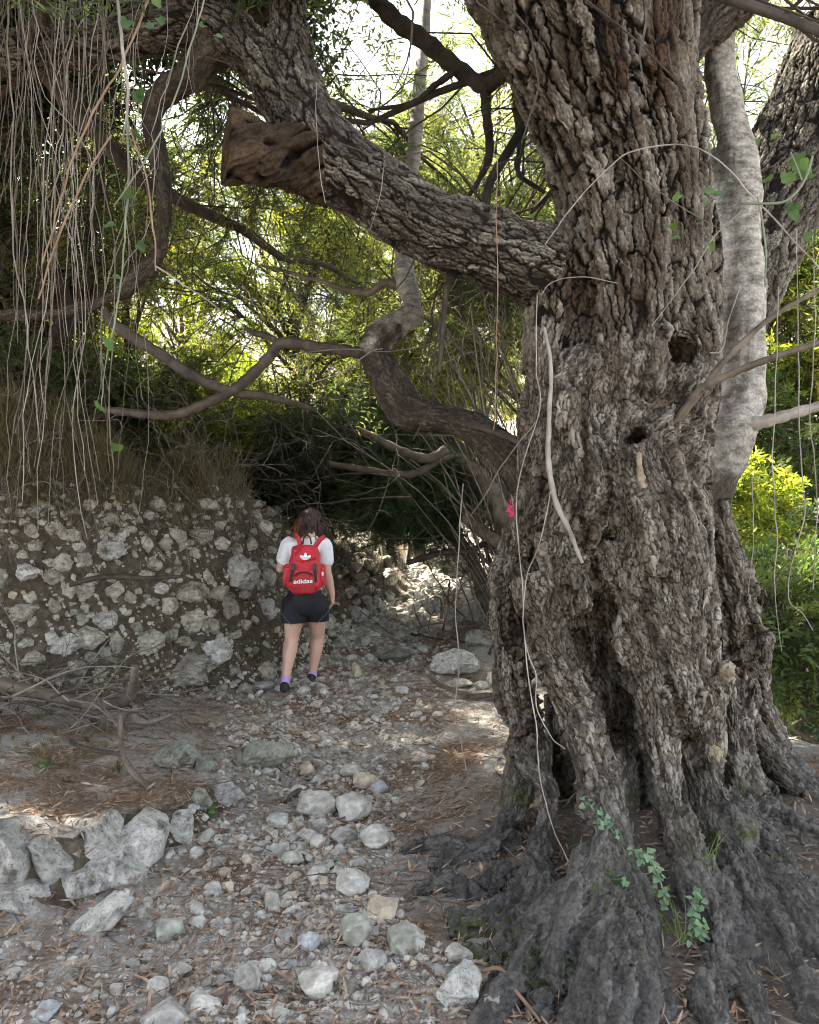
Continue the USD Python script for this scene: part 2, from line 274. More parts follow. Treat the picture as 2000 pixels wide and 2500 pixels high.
# ------------------------------------------------------------------ terrain
BANK = np.array([(-14, 4.6), (-6, 5.5), (-3.3, 6.0), (-2.1, 6.35), (-1.35, 6.95), (-0.9, 7.8), (-0.42, 9.2), (-0.08, 10.6), (0.15, 12.5), (0.0, 16.0), (-2.5, 24.0), (-8, 40)], float)
BANK_H = np.array([2.8, 2.6, 2.35, 2.0, 1.78, 1.6, 1.15, 0.75, 0.6, 0.6, 0.9, 1.0])
LEDGE = np.array([(-9, 2.7), (-1.75, 3.15), (-1.3, 3.2), (-1.16, 3.55), (-0.95, 3.85), (-0.86, 4.3), (-0.62, 4.75), (-0.75, 5.6), (-1.0, 6.6)], float)
LEDGE_H = np.array([0.34, 0.27, 0.24, 0.2, 0.15, 0.1, 0.06, 0.04, 0.0])


def along(line, val, x, y):
    """Signed distance to a polyline (positive on its left) and a smooth average of the values at its corners."""
    best = np.full(x.shape, 1e9); sd = np.zeros(x.shape); out = np.zeros(x.shape); ws = np.zeros(x.shape)
    for i in range(len(line) - 1):
        a, b = line[i], line[i + 1]; e = b - a
        t = np.clip(((x - a[0]) * e[0] + (y - a[1]) * e[1]) / (e @ e), 0, 1)
        dx, dy = x - a[0] - t * e[0], y - a[1] - t * e[1]
        d = np.hypot(dx, dy); s = np.sign(e[0] * dy - e[1] * dx)
        k = d < best
        best = np.where(k, d, best); sd = np.where(k, d * s, sd)
        w = 1 / (d * d + 0.06) ** 2
        out += w * (val[i] + t * (val[i + 1] - val[i])); ws += w
    return sd, out / ws


def ground_z(x, y, fine=True):
    x, y = np.asarray(x, float), np.asarray(y, float)
    p = np.stack([x, y, 0 * x], -1)
    z = 0.17 * np.logaddexp(0, (y - 8.0) * 3.0) / 3.0
    z = z + 0.10 * smooth01((y - 22) / 10) * np.maximum(y - 22, 0)
    z = z + 0.05 * smooth01((x - 2.5) / 3) * np.maximum(x - 2.5, 0) * smooth01((y - 3) / 3)
    z = z + 0.20 * np.exp(-(((x - 1.25) / 0.95) ** 2 + ((y - 3.8) / 1.0) ** 2))       # the mound the old tree stands on
    z = z + 0.20 * np.exp(-(((x - 0.75) / 0.45) ** 2 + ((y - 8.2) / 0.9) ** 2))      # stone heap beside the path
    wav = (meshkit.fbm(p * 0.9 + 5.1, 3, 21) - 0.5) * 0.5
    d, h = along(BANK, BANK_H, x, y)
    d = d + wav * 0.5
    z = z + h * (1 + 0.75 * (meshkit.fbm(p * 1.15 + 2.2, 3, 23) - 0.5)) * smooth01(d / 0.9) ** 0.85 + 0.30 * 9.0 * (1 - np.exp(-np.clip(d - 0.8, 0, 60) / 9.0))
    d2, h2 = along(LEDGE, LEDGE_H, x, y)
    z = z + h2 * smooth01((d2 + 0.02 + 0.3 * wav) / 0.16) * (1 - smooth01(d / 0.6))
    z = z + (meshkit.fbm(p * 0.7, 3, 3) - 0.5) * 0.16 + (meshkit.fbm(p * 3.1, 3, 4) - 0.5) * 0.06
    if fine:
        z = z + (meshkit.fbm(p * 14.0, 4, 5) - 0.5) * 0.028
        z = z + ((meshkit.fbm(p * 3.4 + 3, 2, 6) - 0.5) * 0.42 + (meshkit.fbm(p * 9.0 + 3, 4, 7) - 0.5) * 0.20) * smooth01(d / 0.3) * (1 - smooth01((d - 1.2) / 1.0))
    return z


def axis(lo, a, b, hi, step, grow=1.14):
    mid = list(np.arange(a, b, step)); l, s = [], step
    x = a
    while x > lo: s *= grow; x -= s; l.append(x)
    r, s, x = [], step, mid[-1]
    while x < hi: s *= grow; x += s; r.append(x)
    return np.array(l[::-1] + mid + r)


gx, gy = axis(-90, -3.6, 2.6, 90, 0.027), axis(-60, 1.9, 10.0, 110, 0.030)
X, Y = np.meshgrid(gx, gy, indexing='ij')
Z = ground_z(X, Y)
nx, ny = X.shape
i, j = np.meshgrid(np.arange(nx - 1), np.arange(ny - 1), indexing='ij')
k = (i * ny + j).ravel()
gf = np.vstack([np.stack([k, k + ny, k + ny + 1], 1), np.stack([k, k + ny + 1, k + 1], 1)])
ground_mesh = (np.stack([X, Y, Z], -1).reshape(-1, 3), gf)
fc = ground_mesh[0][gf].mean(1)
on_bank = along(BANK, BANK_H, fc[:, 0], fc[:, 1])[0] > 0.0


def sub(mesh, keep, extra=()):
    v, f = mesh; f = f[keep]
    u, inv = np.unique(f, return_inverse=True)
    return (v[u], inv.reshape(-1, 3)), u


from scipy.interpolate import RegularGridInterpolator
near_z = RegularGridInterpolator((gx, gy), Z, bounds_error=False, fill_value=0.0)


def gfast(x, y):
    """The ground's height off its grid."""
    return near_z(np.stack([np.asarray(x, float), np.asarray(y, float)], -1))


gn = meshkit.arrays(ground_mesh, True)[2]
m_, u_ = sub(ground_mesh, ~on_bank)
ground = put(None, 'ground', m_, MT['soil'], kind='structure', normals=gn[u_])
m_, u_ = sub(ground_mesh, on_bank)
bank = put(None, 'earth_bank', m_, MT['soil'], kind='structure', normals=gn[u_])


def hit(px, py, far=30.0):
    """Where the eye's rays through these pixels meet the terrain (nan where they do not)."""
    px, py = np.atleast_1d(np.asarray(px, float)), np.atleast_1d(np.asarray(py, float))
    d = np.concatenate([np.arange(1.9, 12, 0.04), np.arange(12, far, 0.15)])
    pts = np.stack([(px[:, None] - 1000) / F * d, np.broadcast_to(d, (len(px), len(d))), EYE[2] - (py[:, None] - 1250) / F * d], -1)
    below = pts[..., 2] < gfast(pts[..., 0], pts[..., 1])
    k = below.argmax(1); ok = below.any(1)
    out = pts[np.arange(len(px)), k]; out[~ok] = np.nan
    return out


def stone(seed, size, level=3, cuts=9, rough=0.06, pits=0.0, boxy=0.0, lump=0.35):
    """An angular, knocked-about limestone piece, size = full extents."""
    r = np.random.default_rng(seed)
    if boxy:                                                   # a block with rounded edges instead of a ball
        m = trimesh.creation.box((2, 2, 2))
        for _ in range(level): m = m.subdivide()
        e = 2 / (1 - boxy) + 1; v = np.array(m.vertices); v = v / (np.abs(v) ** e).sum(1, keepdims=True) ** (1 / e)
    else:
        m = trimesh.creation.icosphere(subdivisions=level); v = np.array(m.vertices)
    for _ in range(cuts):
        n = unit(r.normal(size=3)); o = r.uniform(0.55, 0.88) * (1.0 + 0.45 * boxy ** 2)
        s = v @ n - o
        v = v - np.maximum(s, 0)[:, None] * n * r.uniform(0.8, 1.0)
    q = v + r.uniform(-50, 50, 3)
    v = v * (1 + (meshkit.fbm(q * 1.7, 3, seed % 97) - 0.5)[:, None] * lump + (meshkit.fbm(q * 6.0, 3, seed % 89) - 0.5)[:, None] * rough * 2)
    if pits:
        h = meshkit.fbm(q * 5.0, 4, seed % 83)
        v = v * (1 - pits * np.clip(0.52 - h, 0, 1)[:, None] * 4)
    v = v / (v.max(0) - v.min(0))
    return v * np.asarray(size), np.array(m.faces)


def turned(mesh, yaw, pitch=0.0, roll=0.0):
    from scipy.spatial.transform import Rotation
    return mesh[0] @ Rotation.from_euler('zyx', [yaw, pitch, roll]).as_matrix().T, mesh[1]


def rock_at(seed, px, py, w, h, matname, level=3, cuts=9, pits=0.0, rough=0.06, sink=0.3, tilt=0.0, name='stone', label=None, group=None, parent=None, deep=None, d=None, boxy=0.0, lump=0.35):
    """A stone whose outline covers w x h pixels about (px, py); it stands on the terrain there."""
    g = hit(px, py + h * (0.5 - sink * 0.5))[0] if d is None else P(px, py, d)
    if np.isnan(g[0]): return None
    dist = g[1]
    sx, sz = w / F * dist, h / F * dist
    sy = (deep or 0.9) * (sx + sz) / 2
    if parent is None: sz = max(sz * 0.92, 0.02)
    m = stone(seed, (sx, sy, sz), level, cuts, rough, pits, boxy, lump)
    if tilt:
        c, s = math.cos(tilt), math.sin(tilt)
        v = m[0].copy(); v[:, 0], v[:, 2] = m[0][:, 0] * c - m[0][:, 2] * s, m[0][:, 0] * s + m[0][:, 2] * c; m = (v, m[1])
    centre = np.array([(px - 1000) / F * dist, dist + (0.25 * sy if parent is None else 0.05 * sy), EYE[2] - (py - 1250) / F * dist])
    if parent is None: footprint.append((centre[0], centre[1], max(sx, sy) / 2))
    return put(parent, name, (m[0] + centre, m[1]), MT[matname], 38, label, None if parent else 'rock', group)


footprint = []
big = [  # px, py, w, h, material, label, kwargs
    (771, 1971, 104, 68, 'stone_pale', 'smooth rounded oval boulder in the middle of the path', dict(cuts=3, rough=0.02)),
    (858, 1980, 92, 78, 'stone_pale', 'pale angular rock leaning against the smooth oval boulder', {}),
    (922, 2055, 88, 60, 'stone_pale', 'broad flat-topped pale rock below the rocks beside the oval boulder', {}),
    (858, 2165, 84, 74, 'stone_pale', 'chunky pale rock standing alone in the lower path', {}),
    (936, 2232, 78, 84, 'stone_tan', 'tan-brown blocky rock on the lower path', {}),
    (867, 2281, 80, 94, 'stone_green', 'tall greenish grey wedge rock left of the tan block', {}),
    (985, 2310, 98, 88, 'stone_green', 'large rounded greenish grey rock below the tan block', {}),
    (754, 2310, 58, 54, 'stone_blue', 'bluish grey cube-like rock in the lower path', {}),
    (777, 2409, 100, 84, 'stone_pale', 'big many-sided pale rock near the bottom of the path', {}),
    (496, 2464, 94, 66, 'stone_pale', 'craggy cream rock at the bottom edge of the path', dict(rough=0.12)),
    (400, 2492, 124, 70, 'stone_grey', 'wide grey rock cut by the bottom edge of the picture', {}),
    (380, 2423, 58, 58, 'stone_pale', 'upright pale stone above the wide grey rock at the bottom', {}),
    (441, 2380, 54, 42, 'stone_pale', 'faceted pale stone up and right of the upright pale stone', {}),
    (600, 2405, 64, 92, 'stone_grey', 'tall narrow grey rock with a split face at the lower path', {}),
    (650, 2368, 42, 54, 'stone_pale', 'pale stone tucked behind the tall narrow grey rock', {}),
    (905, 2355, 78, 60, 'stone_grey', 'low grey rock under the greenish wedge rock', {}),
    (405, 2281, 66, 88, 'stone_green', 'greenish slab half buried in the dust, left of the path', dict(sink=0.5)),
    (480, 2261, 44, 42, 'stone_pale', 'small light block right of the half buried greenish slab', {}),
    (696, 2296, 48, 44, 'stone_grey', 'grey stone just left of the bluish cube-like rock', {}),
    (748, 1881, 42, 42, 'stone_tan', 'tan rounded stone right of the embedded green-grey block', dict(cuts=5)),
    (887, 1910, 62, 52, 'stone_tan', 'tan sloping stone in the row above the oval boulder', {}),
    (855, 1888, 52, 40, 'stone_pale', 'smooth light stone in the row above the oval boulder', dict(cuts=4)),
    (925, 1930, 42, 42, 'stone_blue', 'blue-grey stone at the right end of the stone row', {}),
    (777, 2061, 40, 54, 'stone_pale', 'narrow upright pale stone below the oval boulder', {}),
    (841, 2048, 68, 46, 'stone_grey', 'grey wedge right of the narrow upright pale stone', {}),
    (777, 2016, 44, 36, 'stone_grey', 'small grey rock touching the foot of the oval boulder', {}),
    (1125, 2432, 118, 136, 'rock_white', 'large rugged white rock beside the old tree roots at the bottom', dict(level=4, pits=0.05)),
    (1125, 2339, 78, 54, 'stone_pale', 'pale pointed rock just above the large rugged white rock', {}),
    (1203, 2467, 52, 64, 'stone_grey', 'grey stone wedged between the rugged white rock and the roots', {}),
    (1017, 2312, 40, 40, 'stone_pale', 'pale stone right of the large rounded greenish rock', {}),
    (1070, 2380, 38, 46, 'stone_pale', 'knobbly pale stone left of the rugged white rock', {}),
    (635, 1855, 152, 100, 'rock_mossy', 'large embedded green-grey block with a flat face, mid path', dict(level=4, cuts=12, pits=0.03, sink=0.4)),
    (428, 1850, 118, 88, 'rock_mossy', 'pitted green-grey boulder left of the embedded block', dict(level=4, pits=0.07, sink=0.4)),
    (498, 1872, 60, 46, 'rock_mossy', 'low mossy stone between the pitted boulder and the embedded block', dict(sink=0.4)),
    (551, 1945, 98, 78, 'rock_white', 'blocky white rock with a steep face below the embedded block', dict(level=4, pits=0.04, sink=0.4)),
    (487, 1957, 56, 66, 'rock_mossy', 'cracked grey rock against the left of the blocky white rock', dict(level=4, pits=0.05, sink=0.4)),
    (637, 1675, 62, 24, 'stone_blue', 'flat bluish slab lying behind the walker\'s back foot', dict(cuts=6)),
    (1111, 1625, 128, 70, 'rock_white', 'white pitted boulder with moss under the root tangle', dict(level=4, pits=0.06)),
    (1172, 1562, 78, 52, 'rock_mossy', 'mossy grey boulder up and right of the white pitted boulder', dict(level=4, pits=0.05)),
    (1128, 1672, 52, 28, 'stone_pale', 'bright small rock under the white pitted boulder', {}),
    (1204, 1664, 30, 44, 'stone_pale', 'upright white stone close to the trunk left edge', {}),
    (1176, 1676, 40, 26, 'stone_green', 'mossy low stone between the bright rock and the upright white stone', {}),
    (1233, 1742, 54, 28, 'stone_pale', 'isolated pale rock on bare soil near the hollow trunk base', {}),
    (963, 1602, 84, 42, 'rock_mossy', 'long low grey rock to the right of the walker', dict(level=4, pits=0.04)),
    (978, 1556, 44, 32, 'stone_grey', 'pointed grey rock above the long low grey rock', {}),
    (870, 1640, 26, 46, 'stone_tan', 'thin yellowish slab standing on edge right of the walker', {}),
    (858, 1608, 28, 20, 'stone_pale', 'small cream stone above the thin standing slab', {}),
    (1117, 1370, 112, 82, 'rock_mossy', 'big blue-grey boulder at the far sunny end of the path', dict(level=4, pits=0.05)),
    (1047, 1486, 42, 36, 'stone_grey', 'weathered rock at the left end of the root tangle', dict(pits=0.05)),
    (1010, 1580, 40, 26, 'stone_grey', 'grey flat stone right of the pointed grey rock', {}),
]
for k, (px, py, w, h, mt, lab, kw) in enumerate(big):
    rock_at(1000 + k, px, py, w, h, mt, name='rock', label=lab, **kw)
# the long wedge of rock lying askew, and the ledge of bedrock at the left
rock_at(1201, 228, 2258, 235, 84, 'rock_white', name='rock', label='long pointed white wedge of rock lying askew in the dust, lower left', level=4, cuts=14, tilt=0.72, deep=0.5, pits=0.03)
ledge = thing('rock_ledge', 'pale weathered bedrock ledge with cracked blocks along the left side', 'rock ledge')
for k, (px, py, w, h, bx_, dz) in enumerate([(10, 2110, 170, 200, 0.7, 0), (140, 2105, 130, 190, 0.72, 0.02), (245, 2080, 140, 175, 0.7, 0.0), (345, 2058, 110, 140, 0.68, -0.02), (430, 2030, 100, 96, 0.55, 0), (70, 2030, 190, 60, 0.66, 0.12),
                                            (230, 2010, 190, 60, 0.66, 0.14), (350, 1985, 150, 56, 0.62, 0.12), (410, 1968, 90, 60, 0.5, 0.04), (290, 1940, 190, 44, 0.55, 0.2), (165, 2190, 130, 50, 0.5, -0.05), (50, 2200, 150, 66, 0.6, -0.04), (-90, 2110, 150, 210, 0.7, 0), (200, 2150, 150, 90, 0.66, -0.03), (75, 2165, 140, 90, 0.66, -0.03), (300, 2130, 120, 76, 0.62, -0.03)]):
    g = hit(px, min(py + h * 0.55, 2240))[0]
    rock_at(1300 + k, px, py, w, h, 'rock_white', level=4, cuts=18, pits=0.025, rough=0.045, name='block', parent=ledge, d=g[1] + 0.12 + dz, deep=1.2, boxy=bx_, lump=0.09, tilt=(-0.08, 0.03, 0.06, -0.04)[k % 4])

# stones set in the bank: children of the bank
bank_list = [(580, 1400, 110, 98), (464, 1446, 104, 54), (560, 1487, 58, 70), (647, 1487, 68, 62), (470, 1516, 88, 64), (405, 1484, 58, 58), (150, 1580, 110, 70), (222, 1558, 90, 62), (285, 1572, 38, 62), (520, 1600, 92, 84),
             (450, 1640, 140, 78), (52, 1493, 64, 48), (60, 1403, 80, 54), (118, 1408, 60, 46), (217, 1415, 64, 42), (299, 1310, 44, 44), (255, 1305, 36, 40), (400, 1330, 44, 40), (267, 1345, 80, 54), (493, 1310, 64, 52), (209, 1449, 48, 48),
             (261, 1513, 62, 54), (200, 1512, 40, 38), (70, 1571, 46, 42), (12, 1577, 40, 50), (75, 1612, 64, 48), (360, 1568, 84, 62), (302, 1537, 34, 38), (430, 1395, 40, 34), (505, 1410, 34, 50), (385, 1440, 54, 34), (318, 1462, 30, 40), (200, 1370, 54, 44), (120, 1560, 44, 46),
             (355, 1330, 36, 44), (447, 1333, 32, 26), (540, 1330, 46, 40), (610, 1330, 40, 36), (85, 1335, 44, 30), (190, 1335, 38, 28), (130, 1290, 54, 38), (830, 1400, 46, 46), (868, 1385, 40, 30), (850, 1440, 40, 30), (780, 1560, 44, 34), (860, 1500, 44, 40), (900, 1440, 36, 28), (700, 1545, 40, 36), (925, 1480, 38, 32), (240, 1385, 30, 26), (270, 1265, 40, 30), (360, 1260, 38, 28)]
for k, (px, py, w, h) in enumerate(bank_list):
    rock_at(1500 + k, px, py, w, h, 'rock_bank' if k % 3 else 'rock_white', level=4 if w > 50 else 3, pits=0.13 if w > 50 else 0.06, rough=0.10, name='stone', parent=bank, sink=0.9)
bx = [(b[0], b[1], max(b[2], b[3]) * 0.5) for b in bank_list]
r = np.random.default_rng(77); n = 0
for _ in range(4000):
    px, py = r.uniform(-20, 960), r.uniform(1230, 1690)
    w = r.choice([22, 28, 36, 48, 62]) * r.uniform(0.8, 1.2)
    if meshkit.fbm(np.array([px, py, 0.0]) / 90, 2, 9) < 0.42 and r.random() < 0.8: continue
    if any(math.hypot(px - a, py - b) < (c + w * 0.5) * 0.66 for a, b, c in bx): continue
    g = hit(px, py)[0]
    if np.isnan(g[0]): continue
    dd, hh = along(BANK, BANK_H, g[:1], g[1:2])
    if not (0.0 < dd[0] < 1.6): continue
    bx.append((px, py, w * 0.5)); n += 1
    rock_at(2000 + n, px, py, w, w * r.uniform(0.55, 1.0), 'rock_bank' if r.random() < 0.75 else 'rock_mossy', level=3 if w > 30 else 2, cuts=11, pits=0.1, rough=0.1, name='stone', parent=bank, sink=0.9, boxy=0.25 * (n % 2), tilt=r.normal() * 0.4)
    if n >= 245: break

# loose stones of the path: one object each; gravel as stuff
r = np.random.default_rng(99); n = 0; tries = 0
path_axis = np.array([(0.0, 0.5), (-0.15, 2.4), (-0.15, 3.0), (-0.25, 4.0), (-0.45, 5.0), (-0.7, 6.2), (-0.6, 7.0), (-0.1, 8.4), (0.4, 10)])


def path_x(y): return np.interp(y, path_axis[:, 1], path_axis[:, 0])


def trunk_clear(x, y): return ((x - 1.05) / 0.95) ** 2 + ((y - 3.85) / 0.85) ** 2 > 1 and not (x > 0.12 + 0.15 * (y - 2.2) and y < 3.4)


from shapely import geometry as sg, prepared
ZONE = sg.Polygon([(560, 1730), (760, 1640), (900, 1560), (980, 1480), (1040, 1560), (1030, 1760), (1000, 1880), (930, 2000), (900, 2160), (960, 2300), (1090, 2400), (1170, 2520), (-30, 2520), (-30, 2380), (150, 2330), (330, 2180), (430, 2080), (580, 2000), (600, 1900)])
zone = prepared.prep(ZONE)


def in_zone(n, r, grow=0):
    import shapely
    z = ZONE.buffer(grow) if grow else ZONE
    c = r.uniform([-30, 1450], [1180, 2520], (n * 4, 2))
    return c[shapely.contains_xy(z, c[:, 0], c[:, 1])][:n]


def core(px, py):
    """1 on the stony run of the path, less on the dusty flank."""
    return np.exp(-((px - np.interp(py, [1600, 1800, 2000, 2200, 2500], [860, 780, 800, 800, 760])) / np.interp(py, [1600, 2000, 2500], [170, 200, 330])) ** 2)


cand = in_zone(2500, r); size = np.clip(r.lognormal(math.log(27), 0.42, len(cand)), 13, 66)
gg = hit(cand[:, 0], cand[:, 1])
for (px, py), w, g in zip(cand, size, gg):
    if np.isnan(g[0]) or r.random() > 0.25 + 0.75 * core(px, py) or (py < 1900 and w > 40): continue
    x, y, s = g[0], g[1], w / F * g[1]
    if along(BANK, BANK_H, np.array([x]), np.array([y]))[0][0] > -0.02: continue
    if any((x - a) ** 2 + (y - b) ** 2 < (c + s * 0.5) ** 2 * 0.75 for a, b, c in footprint): continue
    footprint.append((x, y, s * 0.5)); n += 1
    m = turned(stone(4000 + n, (s, s * r.uniform(0.6, 1), s * r.uniform(0.45, 0.8)), 2 if w < 30 else 3, 12, 0.06, boxy=0.3 * (n % 3 == 0)), r.uniform(0, 6.28), r.normal() * 0.3, r.normal() * 0.3)
    z = float(gfast([x], [y])[0])
    put(None, 'stone', (m[0] + [x, y, z + s * r.uniform(-0.06, 0.16)], m[1]), MT[r.choice(['stone_pale', 'stone_grey', 'stone_tan', 'stone_blue', 'stone_green'], p=[0.58, 0.22, 0.1, 0.04, 0.06])], 38, 'small pale limestone piece lying loose on the stony footpath', 'stone', 'loose stones on the footpath')
    if n >= 298: break


def scatter(n, seed, y0, y1, power, spread, bankok=False):
    r = np.random.default_rng(seed)
    y = y0 + (y1 - y0) * r.random(n) ** power
    x = path_x(y) + r.normal(size=n) * spread
    return x, y, r


def settle(x, y, r, lift, tilt=0.35):
    z = gfast(x, y)
    e = 0.03
    nz = unit(np.stack([-(gfast(x + e, y) - gfast(x - e, y)) / (2 * e), -(gfast(x, y + e) - gfast(x, y - e)) / (2 * e), np.ones_like(x)], -1))
    up = unit(nz + r.normal(size=(len(x), 3)) * tilt)
    a = r.uniform(0, 2 * np.pi, len(x)); d = np.stack([np.cos(a), np.sin(a), 0 * a], -1)
    d = unit(d - up * (d * up).sum(-1, keepdims=True))
    return np.stack([x, y, z + lift], -1), quats_from(d, up)


r = np.random.default_rng(5)
c = in_zone(12500, r, 60); c = c[r.random(len(c)) < 0.30 + 0.70 * core(c[:, 0], c[:, 1])]
g = hit(c[:, 0], c[:, 1]); ok = ~np.isnan(g[:, 0])
g, spx = g[ok], np.clip(r.lognormal(math.log(9.5), 0.55, len(g)), 3, 34)[ok]
x2 = r.uniform(0.0, 1.7, 2600); y2 = r.uniform(9.0, 19.0, 2600)                 # the sunny far run of the path
x, y = np.concatenate([g[:, 0], x2]), np.concatenate([g[:, 1], y2])
gsize = np.concatenate([spx * g[:, 1] / F, np.clip(r.lognormal(math.log(0.09), 0.5, 2600), 0.03, 0.3)])
pos, qt = settle(x, y, r, 0.002, 0.5)
gravel = instancer(None, 'gravel', [(stone(6000 + k, (1, r.uniform(0.55, 0.95), r.uniform(0.4, 0.65)), 2, 12, 0.04, boxy=0.35 * (k % 2)), MT[('stone_pale', 'stone_grey', 'stone_tan', 'stone_pale', 'stone_grey', 'stone_pale')[k]], 16, 'pebble') for k in range(6)],
                   pos, qt, gsize, r.integers(0, 6, len(x)), label='fine pale gravel and chips spread over the dusty path', cat='gravel')


def leaf_blade(L, W, bend=0.0, fold=0.25, n=4, twist=0.0):
    """A lens-shaped leaf along +x from the origin, folded along its midrib."""
    t = np.linspace(0, 1, n + 1)
    w = W * 0.5 * np.sin(np.pi * np.clip(t * 0.96 + 0.02, 0, 1)) ** 0.8
    x = L * t; z = bend * L * t * t
    mid = np.stack([x, 0 * x, z], 1)
    l = np.stack([x, w * np.cos(twist * t), z + w * fold + w * np.sin(twist * t)], 1); rr = np.stack([x, -w * np.cos(twist * t), z + w * fold - w * np.sin(twist * t)], 1)
    v = np.vstack([mid, l, rr]); m = n + 1; f = []
    for k in range(n):
        f += [(k, k + 1, m + k + 1), (k, m + k + 1, m + k), (k, 2 * m + k + 1, k + 1), (k, 2 * m + k, 2 * m + k + 1)]
    return v, np.array(f)


r0 = np.random.default_rng(8)
x1, y1, r = scatter(21000, 6, 1.9, 9.5, 1.8, 1.15)
x2 = r0.uniform(-2.6, 2.8, 9000); y2 = 1.9 + 6.5 * r0.random(9000) ** 1.6
x, y = np.concatenate([x1, x2]), np.concatenate([y1, y2])
d_, _ = along(BANK, BANK_H, x, y)
ok = (d_ < 0.6) & (np.abs(x) < 3.5)
x, y = x[ok], y[ok]
pos, qt = settle(x, y, r, 0.006, 0.30)
pos[:, 2] += r.uniform(0, 0.012, len(pos))
protos = [(leaf_blade(1.0, w, b, 0.3, 4, tw), MT['litter_leaf'], True, 'dry_leaf') for w, b, tw in ((0.13, 0.12, 0.5), (0.17, -0.1, -0.8), (0.10, 0.22, 1.2), (0.20, 0.1, 0.3), (0.07, 0.05, 0.2))]
litter = instancer(None, 'leaf_litter', protos, pos, qt, r.uniform(0.028, 0.075, len(x)), r.integers(0, 5, len(x)), label='scattered narrow dry brown leaves covering the path and ground', cat='leaf litter')

r = np.random.default_rng(55)
g = hit(r.uniform(-30, 1000, 4200), r.uniform(1180, 1720, 4200)); g = g[~np.isnan(g[:, 0])]; g = g[(meshkit.fbm(g * [4, 4, 6], 2, 19) > 0.50) | (r.random(len(g)) < 0.12)]
d_ = along(BANK, BANK_H, g[:, 0], g[:, 1])[0]; g = g[(d_ > -0.15) & (d_ < 1.7)]
pos, qt = settle(g[:, 0], g[:, 1], r, 0.0, 0.6)
instancer(bank, 'rubble', [(stone(6100 + k, (1, r.uniform(0.6, 0.95), r.uniform(0.5, 0.8)), 2, 9), MT[('rock_bank', 'stone_green', 'rock_bank', 'stone_tan')[k]], 30, 'fragment') for k in range(4)], pos, qt, np.clip(r.lognormal(math.log(0.026), 0.55, len(g)), 0.010, 0.085), r.integers(0, 4, len(g)))
